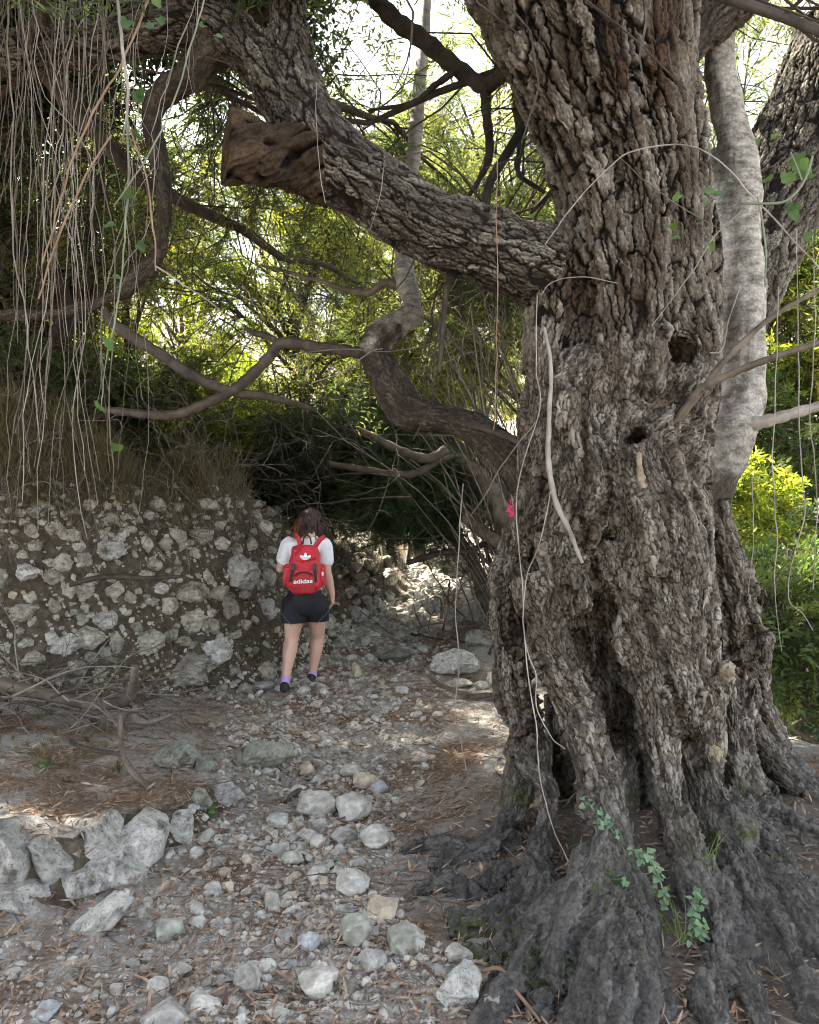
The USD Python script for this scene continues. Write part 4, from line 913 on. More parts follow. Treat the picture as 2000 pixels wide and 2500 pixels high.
LAB = {T: None, R_: None, LIMB: None, STUB: 'brown sawn stub end with swirling torn grain', BENT: 'dark crooked low limb bent back on itself', REAR: None, TOPL: None, HANG: 'thin curved branch hanging down from the limb', SM: 'smooth pale grey limb rising behind the right side of the trunk'}
MB = {T: 'bark', R_: 'bark', LIMB: 'limb_bark', STUB: 'cut_wood', BENT: 'dark_bark', REAR: 'limb_bark', TOPL: 'dark_bark', HANG: 'dark_bark', SM: 'dark_bark'}
NM = {T: 'trunk', R_: 'root', LIMB: 'limb', STUB: 'cut_stub', BENT: 'limb', REAR: 'limb', TOPL: 'limb', HANG: 'branch', SM: 'limb'}
def settle_strays(mask):
    """Keeps only the largest connected piece of a part; the crumbs go to the trunk."""
    idx = np.nonzero(mask)[0]
    g = f[idx]
    lab = trimesh.graph.connected_component_labels(np.vstack([g[:, [0, 1]], g[:, [1, 2]]]), node_count=len(V))[g[:, 0]]
    big_ = np.bincount(lab).argmax()
    out = np.zeros(len(f), bool); out[idx[lab == big_]] = True
    return out


own = {}
for q, kind in enumerate(KIND):
    if kind in (R_, LIMB) and (fq == q).sum() > 60: own[q] = settle_strays(fq == q)
for kind in (STUB, BENT, REAR, TOPL, HANG, SM): own[kind] = settle_strays(fk == kind)
rest = ~np.any(np.stack(list(own.values())), 0)
own[T] = rest
for kind in (T, STUB, BENT, REAR, TOPL, HANG, SM):
    m_, u_ = sub((V, f), own[kind])
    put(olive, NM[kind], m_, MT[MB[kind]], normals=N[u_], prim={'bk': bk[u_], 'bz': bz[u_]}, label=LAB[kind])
for q, kind in enumerate(KIND):
    if q in own:
        m_, u_ = sub((V, f), own[q])
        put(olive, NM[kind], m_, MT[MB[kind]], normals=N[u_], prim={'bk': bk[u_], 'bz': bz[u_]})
TREE_TRIS = len(f)


def pxline(pts, per=5):
    """Pixels with depth and half width -> points and radii."""
    s = spline(np.array(pts, float), per)
    return np.array([P(*p[:3]) for p in s]), s[:, 3] * s[:, 2] / F


def stick(parent, name, pts, matname, sides=7, per=6, amp=0.012, freq=6, seed=0, **kw):
    c, rad = pxline(pts, per)
    return put(parent, name, tubes(wob(c, amp, freq, seed), rad * (1 + 0.12 * np.sin(np.arange(len(rad)) * 2.1 + seed)), sides), MT[matname], 60, **kw)


# the pale leading shoot above the bent limb
c, rad = pxline([(988, 610, 4.88, 20), (986, 570, 5.0, 20), (1000, 450, 5.3, 18), (1015, 320, 5.7, 17), (1030, 150, 6.1, 15), (1050, -150, 6.6, 13)], 7)
vv, ff = tubes(wob(c, 0.02, 3, 6), rad, 20)
nn = vnormals(vv, ff); vv = vv + nn * ((meshkit.fbm(vv * 10, 3, 10) - 0.5) * 0.02)[:, None]
put(olive, 'branch', (vv, ff), MT['smooth_bark'], True, label='pale smooth branch rising out of the elbow of the bent limb')
for s_, (lab_, mt_, pts) in enumerate([
    (None, 'twig_dark', [(895, 865, 4.35, 15), (850, 858, 4.33, 15), (770, 848, 4.33, 15), (690, 838, 4.35, 15), (655, 875, 4.36, 14), (600, 930, 4.38, 14), (560, 958, 4.4, 13), (490, 990, 4.4, 12), (420, 1013, 4.42, 12), (350, 1012, 4.45, 11), (255, 1000, 4.5, 9)]),
    (None, 'twig_dark', [(690, 838, 4.35, 9), (650, 820, 4.4, 8), (620, 812, 4.45, 7), (600, 800, 4.5, 5)]),
    (None, 'twig_dark', [(250, 760, 4.36, 13), (300, 808, 4.36, 15), (400, 870, 4.37, 14), (470, 918, 4.38, 13), (560, 955, 4.4, 12), (640, 965, 4.45, 11), (700, 980, 4.5, 8), (770, 1000, 4.6, 6)]),
    (None, 'twig_dark', [(890, -40, 4.6, 22), (960, 45, 4.6, 22), (1030, 95, 4.58, 22), (1105, 155, 4.55, 21), (1180, 208, 4.5, 20), (1230, 180, 4.4, 18), (1280, 120, 4.2, 20)]),
    (None, 'twig_dark', [(1150, 20, 4.8, 12), (1205, 90, 4.7, 13), (1222, 150, 4.55, 14), (1215, 190, 4.5, 15)]),
    (None, 'twig_dark', [(1185, 205, 4.5, 14), (1190, 290, 4.5, 12), (1195, 380, 4.52, 10), (1170, 440, 4.55, 7), (1140, 485, 4.6, 5)]),
    (None, 'twig_dark', [(1265, 190, 4.4, 13), (1262, 260, 4.42, 11), (1272, 350, 4.45, 9), (1265, 420, 4.46, 7), (1330, 470, 4.5, 5)]),
    (None, 'twig_dark', [(1120, 165, 4.5, 9), (1060, 210, 4.55, 8), (1010, 250, 4.6, 6), (900, 270, 4.7, 4)]),
    (None, 'twig_brown', [(985, 700, 4.8, 11), (940, 690, 4.85, 10), (900, 715, 4.9, 9), (840, 705, 4.95, 7), (760, 680, 5.0, 5), (640, 650, 5.1, 3)]),
    ('forked bare branch reaching right in front of the smooth grey limb', 'twig_brown', [(1640, 1040, 3.6, 10), (1700, 965, 3.55, 12), (1735, 935, 3.5, 11), (1800, 905, 3.45, 10), (1870, 880, 3.4, 9), (1960, 850, 3.35, 8), (2060, 815, 3.3, 7)]),
    (None, 'twig_brown', [(1715, 955, 3.52, 9), (1770, 880, 3.5, 8), (1850, 800, 3.5, 7), (1940, 740, 3.5, 6), (2030, 690, 3.5, 5)]),
    ('side branch leaving the smooth grey limb to the right', 'twig_pale', [(1800, 1040, 4.0, 24), (1860, 1030, 3.95, 17), (1930, 1010, 3.9, 14), (2040, 980, 3.85, 12)]),
    (None, 'twig_dark', [(1110, 1030, 4.15, 10), (1180, 1045, 4.0, 9), (1250, 1070, 3.9, 9), (1300, 1095, 3.8, 8)]),
    ('thin pale rootlet running down the left front of the trunk', 'twig_pale', [(1330, 800, 3.45, 4), (1345, 900, 3.42, 5), (1340, 1050, 3.42, 6), (1340, 1130, 3.4, 7), (1360, 1230, 3.38, 7), (1395, 1310, 3.36, 6), (1422, 1375, 3.36, 4)]),
]):
    stick(olive, 'branch', pts, mt_, seed=s_, label=lab_)
stick(olive, 'peg', [(1574, 1200, 3.42, 20), (1570, 1185, 3.4, 17), (1563, 1150, 3.38, 8), (1560, 1105, 3.36, 6)], 'burl_wood', 10, amp=0.004, label='pale peg of dead wood with a swollen foot on the trunk front')
for px, py, d, rx, rz, nm in ((1742, 1822, 3.38, 24, 36, 'burl'), (1772, 1640, 3.64, 23, 26, 'burl'), (1950, 2165, 3.26, 28, 22, 'burl')):
    m = trimesh.creation.icosphere(3); v = np.array(m.vertices)
    v = v * (1 + (meshkit.fbm(v * 1.8 + px, 3, 3) - 0.5)[:, None] * 1.0 + (meshkit.fbm(v * 5 + px, 3, 4) - 0.5)[:, None] * 0.3) * [rx * d / F, rx * d / F, rz * d / F] + P(px, py, d)
    put(olive, nm, (v, np.array(m.faces)), MT['burl_wood'], True)
# ------------------------------------------------------------------ foliage
def spray(seed, L, leafL, leafW, side=6, per=5, droop=0.15, spread=0.9, lift=0.2, bend=0.15, fine=False):
    """A leafy twig of length L along +x: (leaves, twigs)."""
    r = np.random.default_rng(seed)
    t = np.linspace(0, 1, 5)
    main = np.stack([L * t, 0.05 * L * np.sin(3 * t + seed), -droop * L * t * t], 1)
    lines, rad = [main], [np.linspace(0.004, 0.0015, 5)]
    for k in range(side):
        u = (k + 0.7) / (side + 0.5)
        b = np.array([np.interp(u, t, main[:, q]) for q in range(3)])
        a = (1 if k % 2 else -1) * r.uniform(0.5, 1.1) * spread
        d = np.array([math.cos(a), math.sin(a), r.uniform(-0.5, 0.6) * spread])
        l = L * r.uniform(0.3, 0.55) * (1.15 - 0.5 * u)
        lines.append(b + d * (l * t)[:, None] + np.array([0, 0, -droop * l]) * (t * t)[:, None]); rad.append(np.linspace(0.0025, 0.001, 5))
    lv = []
    for ln in lines:
        for q in range(per):
            u = (q + r.uniform(0.3, 0.9)) / per
            b = np.array([np.interp(u, t, ln[:, z]) for z in range(3)]); ax_ = unit(ln[-1] - ln[0])
            for sgn in (-1, 1):
                L_, W_, b_ = leafL * r.uniform(0.7, 1.15), leafW * r.uniform(0.8, 1.15), r.uniform(-1, 1) * bend
                if fine: m = leaf_blade(L_, W_, b_, 0.25, 2)
                else: m = (np.array([[0, 0, 0], [L_ * 0.42, W_ / 2, W_ * 0.15], [L_, 0, b_ * L_], [L_ * 0.42, -W_ / 2, W_ * 0.15]]), np.array([[0, 2, 1], [0, 3, 2]]))
                perp = unit(np.cross(ax_, [0, 0, 1]) * sgn + np.array([0, 0, r.uniform(-0.6, 0.9) * (lift + 0.5)]))
                x = unit(ax_ * r.uniform(0.2, 0.9) + perp); y = unit(np.cross(unit(r.normal(size=3) + [0, 0, 1.2]), x)); z = np.cross(x, y)
                lv.append((m[0] @ np.stack([x, y, z]) + b, m[1]))
    return join(lv), tubes(np.array(lines), np.array(rad), 3, False)


SPRAY = {
    'olive': [spray(10 + k, 0.40, 0.055, 0.013, 6, 5) for k in range(3)],
    'broad': [spray(20 + k, 0.38, 0.062, 0.022, 5, 5, fine=True) for k in range(3)],
    'small': [spray(30 + k, 0.30, 0.032, 0.013, 6, 5, spread=1.1) for k in range(3)],
    'needle': [spray(40 + k, 0.34, 0.05, 0.006, 7, 7, droop=0.05, spread=0.6) for k in range(3)],
}


def crown(parent, kind, leafm, twigm, pos, dirs, scale, seed, name='crown'):
    r = np.random.default_rng(seed)
    path = path_for(parent, name)
    pi = UsdGeom.PointInstancer.Define(stage, path)
    targets = []
    for k, (lv, tw) in enumerate(SPRAY[kind]):
        x = UsdGeom.Xform.Define(stage, f'{path}/spray' + (f'_{k:03d}' if k else ''))
        usdkit.mesh(stage, f'{x.GetPath()}/leaves', lv, MT[leafm]); usdkit.mesh(stage, f'{x.GetPath()}/twig', tw, MT[twigm])
        targets.append(x.GetPath())
    pi.CreatePrototypesRel().SetTargets(targets)
    pi.CreatePositionsAttr(Vt.Vec3fArray.FromNumpy(pos.astype(np.float32)))
    pi.CreateProtoIndicesAttr(Vt.IntArray.FromNumpy(r.integers(0, 3, len(pos)).astype(np.int32)))
    qt = quats_from(dirs, unit(r.normal(size=(len(pos), 3)) * 0.5 + [0, 0, 1]))
    pi.CreateOrientationsAttr(Vt.QuathArray([Gf.Quath(float(w), float(x), float(y), float(z)) for x, y, z, w in qt]))
    pi.CreateScalesAttr(Vt.Vec3fArray.FromNumpy(np.repeat((scale * r.uniform(0.75, 1.25, len(pos)))[:, None], 3, 1).astype(np.float32)))
    return tag(pi.GetPrim(), kind='stuff')


def on_lines(Ls, n, r, t0=0.2, t1=1.0):
    """n random points on a batch of polylines (N, K, 3), with tangents."""
    i = r.integers(0, len(Ls), n); t = r.uniform(t0, t1, n) * (Ls.shape[1] - 1 - 1e-6)
    k = t.astype(int); u = (t - k)[:, None]
    a, b = Ls[i, k], Ls[i, k + 1]
    return a + (b - a) * u, unit(b - a), i


def curves(start, dirs, length, K, r, wild=0.35, droop=0.2, up=None):
    """Grown lines from the starts along dirs."""
    p = [start]; d = unit(dirs)
    for _ in range(K - 1):
        d = unit(d + r.normal(size=d.shape) * wild + np.array([0, 0, -droop / (K - 1)]))
        p.append(p[-1] + d * (length / (K - 1))[:, None])
    return np.stack(p, 1)


def tree(name, label, cat, base, c, rad, limbs, subs, sprays, kind, leafm, r0, seed, twigm='twig_dark', group=None, size=1.0, lean=None, stems=1, trunkm=None, droop=0.25, shell=0.35, sub_len=0.32, clump=None):
    r = np.random.default_rng(seed)
    base, c, rad = np.array(base, float), np.array(c, float), np.array(rad, float)
    base[2] = ground_z(base[:1], base[1:2])[0] - 0.08
    t = thing(name, label, cat, group)
    tops = []
    for s in range(stems):
        e = c + (r.normal(size=3) * rad * 0.35 if stems > 1 else 0)
        m = (base + e) / 2 + r.normal(size=3) * 0.12 * np.linalg.norm(e - base) * [1, 1, 0.2] + (lean if lean is not None else 0)
        b0 = base + (np.append(r.normal(size=2) * 0.12, 0) if stems > 1 else 0)
        ln = wob(spline([b0, b0 * 0.6 + m * 0.4, m, e], 6), 0.12, 1.3, seed)
        rr = np.linspace(r0, r0 * 0.4, len(ln)) / (1 if stems == 1 else 1.6)
        rr[:3] *= [1.5, 1.2, 1.05]
        v, f_ = tubes(ln, rr, 12); v = v + vnormals(v, f_) * ((meshkit.fbm(v * 9, 3, seed) - 0.5) * r0 * 0.5)[:, None]
        put(t, 'trunk', (v, f_), MT[trunkm or 'twig_dark'], True)
        tops.append(ln[len(ln) // 2:])
    K = min(len(x) for x in tops); tops = np.stack([x[-K:] for x in tops])
    st, _, _ = on_lines(tops, limbs, r, 0.0, 1.0)
    u = unit(r.normal(size=(limbs, 3))); end = c + u * rad * (r.uniform(shell, 1, (limbs, 1)) ** 0.6)
    mid = (st + end) / 2 + r.normal(size=(limbs, 3)) * 0.10 * rad.mean() + [0, 0, 0.12 * rad[2]]
    q = np.linspace(0, 1, 8)[None, :, None]
    LB = st[:, None] * (1 - q) ** 2 + mid[:, None] * 2 * q * (1 - q) + end[:, None] * q * q
    LB = LB + (np.stack([meshkit.fbm(LB * 1.7 + 9.1 * k, 3, seed + k) for k in range(3)], -1) - 0.5) * 0.25 * q
    m1 = tubes(LB, r0 * 0.42 * np.linspace(1, 0.22, 8)[None] * r.uniform(0.6, 1.1, (limbs, 1)), 5, False)
    sst, stg, _ = on_lines(LB, subs, r, 0.25, 1.0)
    SB = curves(sst, unit(stg + 0.9 * unit(r.normal(size=(subs, 3)))), rad.mean() * sub_len * r.uniform(0.5, 1.3, subs), 5, r, 0.3, droop)
    m2 = tubes(SB, np.linspace(0.009, 0.003, 5)[None] * r.uniform(0.7, 1.4, (subs, 1)), 3, False)
    put(t, 'branches', join([m1, m2]), MT[trunkm or twigm], 60, kind='stuff')
    a, ta, _ = on_lines(SB, int(sprays * 0.85), r, 0.15, 1.0); b, tb, _ = on_lines(LB, sprays - len(a), r, 0.6, 1.0)
    pos, tg = np.vstack([a, b]), np.vstack([ta, tb])
    if clump:                                                      # thin the crown unevenly so that gaps show through
        keep = meshkit.fbm(pos * clump, 2, seed + 5) + r.normal(size=len(pos)) * 0.06 > 0.43
        pos, tg = pos[keep], tg[keep]
    dirs = unit(tg * 0.6 + unit(pos - c) * 0.4 + r.normal(size=pos.shape) * 0.45 + [0, 0, -droop])
    crown(t, kind, leafm, twigm, pos, dirs, size, seed)
    return t


G1 = 'trees standing behind the path'
tree('evergreen_tree', 'dark dense evergreen tree over the left bank behind the hanging stems', 'tree', (-3.9, 8.3, 0), (-3.9, 7.7, 4.7), (1.9, 1.8, 1.9), 26, 520, 1050, 'broad', 'olive_leaf', 0.14, 201, clump=3.0)
tree('leafy_tree', 'sunlit yellow-green tree behind the dead twigs, left of the walker', 'tree', (-2.0, 10.9, 0), (-1.9, 10.8, 4.5), (2.2, 1.6, 2.6), 24, 420, 1300, 'small', 'bright_leaf', 0.09, 202, clump=2.2, size=1.3)
tree('leafy_tree', 'airy pale green tree rising above the dark overhanging bush', 'tree', (0.2, 12.4, 0), (0.2, 12.0, 5.6), (2.2, 1.8, 2.9), 26, 420, 1500, 'olive', 'bright_leaf', 0.10, 203, size=1.1)
tree('leafy_tree', 'olive-leaved tree in the sky gap between the two big limbs', 'tree', (1.9, 10.6, 0), (0.6, 10.2, 5.6), (2.3, 1.5, 2.4), 24, 420, 1700, 'olive', 'olive_leaf', 0.09, 204)
tree('leafy_tree', 'grey-green tree behind the right-hand smooth limb', 'tree', (4.4, 10.2, 0), (4.2, 9.6, 4.7), (1.9, 1.8, 2.6), 24, 420, 1300, 'olive', 'olive_leaf', 0.10, 205, clump=2.2)
tree('leafy_tree', 'tall tree on the slope at the far left, seen through the hanging stems', 'tree', (-8.6, 15.5, 0), (-8.2, 15.3, 7.5), (3.0, 2.2, 3.4), 28, 460, 1100, 'olive', 'bright_leaf', 0.13, 206, clump=2.0, size=1.2)
tree('leafy_tree', 'far bright tree closing the view above the sunny end of the path', 'tree', (1.9, 20.0, 0), (0.9, 20.0, 7.0), (4.4, 2.2, 4.6), 28, 460, 1300, 'broad', 'bright_leaf', 0.14, 207, size=1.4, clump=1.8)
tree('leafy_tree', 'far tree to the right beyond the old trunk', 'tree', (4.6, 16.0, 0), (4.6, 16.0, 6.0), (3.2, 2.4, 3.8), 28, 460, 900, 'broad', 'bright_leaf', 0.14, 208, size=1.25, clump=1.2)
tree('leafy_tree', 'tree on the upper slope behind the sunlit yellow-green tree', 'tree', (-6.0, 21.0, 0), (-5.4, 21.0, 8.0), (4.2, 2.2, 4.8), 26, 420, 1200, 'olive', 'bright_leaf', 0.13, 209, size=1.35, clump=1.8)
tree('leafy_tree', 'leafy treetop over the brow of the bank, above the crossing branches', 'tree', (-3.0, 9.9, 0), (-2.8, 9.5, 5.9), (1.7, 1.3, 1.1), 22, 360, 600, 'olive', 'olive_leaf', 0.07, 210)
# the old olive's own crown, above the picture
r = np.random.default_rng(310)
LB = curves(np.array([P(690, -180, 4.1), P(60, 110, 4.4), P(1380, -300, 3.8), P(2130, -180, 5.3), P(1950, -160, 4.15), P(440, 30, 4.16), P(1030, -150, 6.1), P(1770, -150, 4.3)])[r.integers(0, 8, 46)],
            unit(r.normal(size=(46, 3)) * [1, 1, 0.35] + [-0.15, 0.15, 0.45]), r.uniform(1.6, 3.6, 46), 9, r, 0.22, 0.3)
m1 = tubes(LB, np.linspace(0.05, 0.010, 9)[None] * r.uniform(0.6, 1.2, (46, 1)), 6, False)
s_, tg, _ = on_lines(LB, 900, r, 0.2, 1)
SB = curves(s_, unit(tg + 0.9 * unit(r.normal(size=s_.shape))), r.uniform(0.4, 1.2, 900), 5, r, 0.3, 0.4)
m2 = tubes(SB, np.linspace(0.008, 0.003, 5)[None] * np.ones((900, 1)), 3, False)
put(olive, 'branches', join([m1, m2]), MT['twig_dark'], 60, kind='stuff')
p_, tg, _ = on_lines(SB, 4200, r, 0.1, 1)
dep = np.maximum(p_[:, 1], 0.1); fx, fy = p_[:, 0] / dep, (p_[:, 2] - EYE[2]) / dep
ok = (p_[:, 1] > 0.6) & ~((p_[:, 1] < 3.2) & (p_[:, 0] > -0.6)) & ((np.abs(fx) > 0.60) | (fy > 0.72) | ((p_[:, 1] > 5.2) & (r.random(len(p_)) < 0.6)) | (r.random(len(p_)) < 0.012))
crown(olive, 'olive', 'olive_leaf', 'twig_dark', p_[ok], unit(tg * 0.6 + r.normal(size=tg.shape)[:] * 0.5 + [0, 0, -0.3])[ok], 1.0, 311)

# shrubs
tree('evergreen_shrub', 'dark needle-leaved bush overhanging the path beyond the walker', 'shrub', (1.02, 9.1, 0), (-0.45, 9.5, 2.12), (1.45, 0.85, 0.58), 34, 620, 2600, 'needle', 'needle_leaf', 0.10, 220, droop=0.12, lean=np.array([0.35, 0, 0.1]), trunkm='twig_brown', shell=0.2, size=1.1)
tree('evergreen_shrub', 'dark green bush crowning the bank above the walker', 'shrub', (-1.3, 9.3, 0), (-1.25, 9.0, 2.15), (0.9, 0.7, 0.45), 22, 300, 800, 'small', 'dark_leaf', 0.05, 221, stems=3, clump=2.0)
for k, (x, y, h, rx, n, lm, kd, lab) in enumerate([
    (2.75, 5.6, 0.75, 0.75, 380, 'shrub_leaf', 'broad', 'leafy green shrub touching the right edge of the trunk'),
    (2.65, 6.9, 1.35, 0.8, 460, 'bright_leaf', 'broad', 'sunlit yellow-green shrub to the right behind the trunk'),
    (3.4, 6.6, 0.55, 0.9, 480, 'bright_leaf', 'broad', 'low glossy shrub in the lower right corner behind the roots'),
    (4.3, 8.6, 3.3, 1.1, 700, 'bright_leaf', 'broad', 'upper bush behind the hanging threads at the right edge'),
    (3.7, 8.2, 2.3, 1.0, 700, 'shrub_leaf', 'broad', 'tall shrub filling the right edge above the sunlit one'),
    (2.4, 8.9, 1.9, 0.9, 600, 'dark_leaf', 'broad', 'dark shrub directly behind the right flank of the trunk'),
    (3.2, 11.5, 2.2, 1.4, 700, 'shrub_leaf', 'broad', 'broad bush behind the tall shrub at the right edge'),
    (1.25, 13.5, 1.9, 0.8, 400, 'bright_leaf', 'broad', 'bright bush by the sunny far end of the path, right side'),
    (-2.4, 12.6, 2.2, 0.9, 500, 'bright_leaf', 'broad', 'bright bush by the sunny far end of the path, left side'),
    (-2.5, 8.9, 2.9, 0.8, 450, 'bright_leaf', 'small', 'light green bush on top of the bank'),
    (-3.6, 7.7, 2.9, 0.7, 400, 'shrub_leaf', 'small', 'grey-green bush on the bank at the left edge'),
    (-4.9, 9.4, 3.0, 1.3, 1100, 'shrub_leaf', 'broad', 'dark bush behind the curtain of hanging stems'),
    (-3.5, 10.2, 2.9, 1.1, 900, 'bright_leaf', 'broad', 'sunlit bush above the grassy brow of the bank'),
    (-3.7, 10.9, 2.6, 1.0, 800, 'bright_leaf', 'broad', 'sunny bush behind the brow of the bank, nearest the curtain of stems'),
    (-2.8, 11.4, 2.5, 1.0, 800, 'bright_leaf', 'broad', 'sunny bush behind the brow, right of the one by the curtain of stems'),
    (-3.1, 9.0, 2.5, 0.8, 700, 'shrub_leaf', 'small', 'small-leaved bush on the brow beneath the crossing branches'),
    (-2.0, 9.6, 2.6, 0.8, 650, 'bright_leaf', 'small', 'light green bush under the crossing branches'),
    (-3.9, 8.4, 2.3, 0.7, 600, 'dark_leaf', 'small', 'low dark bush behind the lower ends of the hanging stems'),
    (-6.6, 9.5, 3.2, 1.5, 1000, 'shrub_leaf', 'broad', 'bush at the far left edge of the slope'),
    (-0.3, 11.2, 2.6, 0.9, 600, 'bright_leaf', 'broad', 'yellowing bush glowing in the sun above the dark overhanging bush')]):
    tree('shrub', lab, 'shrub', (x, y, 0), (x, y, float(ground_z(np.array([x]), np.array([y]))[0]) + 0.6 * rx if x < -1 else h + float(ground_z(np.array([x]), np.array([y]))[0]) * 0.55), (rx, rx * 0.8, max(rx * 0.85, 0.5)), 22, 260, n, kd, lm, 0.035, 230 + k, stems=3, clump=2.2, shell=0.2, trunkm='twig_brown')
# unseen trees added out of the frame to block sky light and sun
tree('leafy_tree', 'unseen evergreen tree added on the left slope beside the viewer to block light', 'tree', (-5.2, 4.2, 0), (-4.6, 4.6, 5.6), (2.4, 2.6, 2.0), 24, 420, 1300, 'broad', 'dark_leaf', 0.15, 260, size=1.6)
tree('leafy_tree', 'unseen evergreen tree added further up the left slope to block the sun', 'tree', (-7.6, 9.0, 0), (-6.9, 8.8, 7.2), (2.6, 2.8, 2.8), 24, 420, 900, 'broad', 'dark_leaf', 0.15, 261, size=1.6)
tree('leafy_tree', 'unseen evergreen tree added over the left bank for shade, above the picture', 'tree', (-4.6, 6.6, 0), (-2.4, 6.4, 7.6), (3.4, 2.6, 1.1), 26, 460, 1900, 'broad', 'dark_leaf', 0.15, 264, size=1.6)
tree('leafy_tree', 'unseen low evergreen tree added behind the viewer on the right to block sky light', 'tree', (2.6, -6.2, 0), (2.4, -6.0, 3.4), (2.6, 2.0, 2.4), 24, 420, 900, 'broad', 'dark_leaf', 0.15, 265, size=1.6)
tree('leafy_tree', 'unseen evergreen tree added on the path behind the viewer to block sky light', 'tree', (-0.8, -5.2, 0), (-0.6, -5.0, 4.6), (2.8, 2.4, 2.6), 24, 420, 1000, 'broad', 'dark_leaf', 0.15, 263, size=1.6)
tree('leafy_tree', 'unseen evergreen tree added on the left slope behind the viewer to block sky light', 'tree', (-3.6, -2.2, 0), (-3.2, -2.2, 4.2), (2.4, 2.8, 2.6), 24, 420, 1200, 'broad', 'dark_leaf', 0.15, 262, size=1.6)


# ------------------------------------------------------------------ thickets of dry twigs
def thicket(name, label, bases, dirs, length, seed, mats, forks=3, radius=0.006, droop=0.3, wild=0.22, K=8):
    r = np.random.default_rng(seed)
    t = thing(name, label, 'dry bush')
    n = len(bases)
    A = curves(bases, dirs, length, K, r, wild, droop)
    B = []
    for _ in range(forks):
        s, tg, _ = on_lines(A, n, r, 0.25, 0.95)
        B.append(curves(s, unit(tg + 0.55 * r.normal(size=s.shape)), length * r.uniform(0.2, 0.55, n), K, r, wild * 1.2, droop))
    B = np.concatenate(B)
    sel = r.random(n) < 0.5
    tp = np.linspace(1, 0.35, K)[None]
    put(t, 'stems', tubes(A[sel], radius * tp * r.uniform(0.6, 1.6, (sel.sum(), 1)), 4, False), MT[mats[0]], 60, kind='stuff')
    put(t, 'stems', tubes(A[~sel], radius * tp * r.uniform(0.6, 1.6, ((~sel).sum(), 1)), 4, False), MT[mats[1]], 60, kind='stuff')
    put(t, 'twigs', tubes(B, radius * 0.55 * tp * r.uniform(0.6, 1.4, (len(B), 1)), 3, False), MT[mats[2]], 60, kind='stuff')
    return t


r = np.random.default_rng(410)
n = 190
b = np.stack([r.uniform(1.0, 1.9, n), r.uniform(8.6, 9.9, n), np.zeros(n)], 1); b[:, 2] = ground_z(b[:, 0], b[:, 1])
thicket('dry_thicket', 'thicket of upright dry brown stems behind the bent limb', b, np.stack([r.normal(size=n) * 0.20 - 0.24, r.normal(size=n) * 0.12, np.ones(n)], 1), r.uniform(1.9, 3.8, n), 411, ('twig_brown', 'twig_pale', 'twig_brown'), 3, 0.008, 0.1, 0.12, 8)
n = 80
b = np.stack([r.uniform(-2.9, -0.5, n), r.uniform(8.7, 9.8, n), np.zeros(n)], 1); b[:, 2] = ground_z(b[:, 0], b[:, 1]) + r.uniform(0, 1.2, n) * (b[:, 0] > -2.2)
thicket('dry_thicket', 'tangle of thin dry twigs over the top of the bank', b, r.normal(size=(n, 3)) * [1, 0.6, 0.5] + [0, 0, 0.5], r.uniform(0.9, 2.6, n), 412, ('twig_brown', 'twig_dark', 'twig_brown'), 4, 0.006, 0.5, 0.3, 9)
n = 90
b = np.stack([r.uniform(-4.2, -1.4, n), r.uniform(7.0, 8.4, n), np.zeros(n)], 1); b[:, 2] = ground_z(b[:, 0], b[:, 1])
thicket('dry_thicket', 'matted dry stems and weeds along the brow of the left bank', b, r.normal(size=(n, 3)) * [0.6, 0.5, 0.3] + [0, -0.1, 0.7], r.uniform(0.4, 1.5, n), 418, ('twig_brown', 'twig_brown', 'twig_pale'), 4, 0.004, 0.6, 0.28, 8)
n = 105
b = np.stack([r.uniform(-3.0, 1.3, n), r.uniform(7.6, 9.8, n), r.uniform(2.9, 5.9, n)], 1)
thicket('bare_branches', 'web of thin dark bare branches hanging before the sunlit trees', b, r.normal(size=(n, 3)) * [1, 0.5, 0.4] + [0, 0, -0.6], r.uniform(1.0, 2.6, n), 413, ('twig_dark', 'twig_dark', 'twig_dark'), 7, 0.006, 0.5, 0.28, 9)
n = 46
b = np.stack([r.uniform(-2.9, -1.0, n), r.uniform(5.2, 7.2, n), r.uniform(3.2, 4.6, n)], 1)
thicket('bare_branches', 'dark leafless twigs hanging left of the sawn stub', b, r.normal(size=(n, 3)) * [1, 0.5, 0.4] + [0, 0, -0.6], r.uniform(0.8, 2.0, n), 414, ('twig_dark', 'twig_dark', 'twig_dark'), 7, 0.005, 0.5, 0.28, 9)
n = 40
b = P(1150, 1560, 8.2) + r.normal(size=(n, 3)) * [0.28, 0.25, 0.16]
thicket('root_tangle', 'tangle of bare brown roots and branches over the mossy boulders', b, r.normal(size=(n, 3)) * [1, 0.5, 0.6] + [0.1, 0, 0.25], r.uniform(0.4, 1.1, n), 415, ('twig_brown', 'twig_dark', 'twig_brown'), 3, 0.013, 0.6, 0.25, 8)
n = 95
b = np.stack([r.uniform(-3.3, -1.9, n), r.uniform(5.0, 6.1, n), np.zeros(n)], 1); b[:, 2] = ground_z(b[:, 0], b[:, 1]) + r.uniform(0.02, 0.25, n)
thicket('brushwood', 'heap of grey dead brushwood at the foot of the bank, left edge', b, r.normal(size=(n, 3)) * [1, 0.5, 0.25] + [0.5, 0, 0.12], r.uniform(0.4, 0.9, n), 416, ('twig_brown', 'twig_pale', 'twig_brown'), 3, 0.006, 0.25, 0.2, 8)

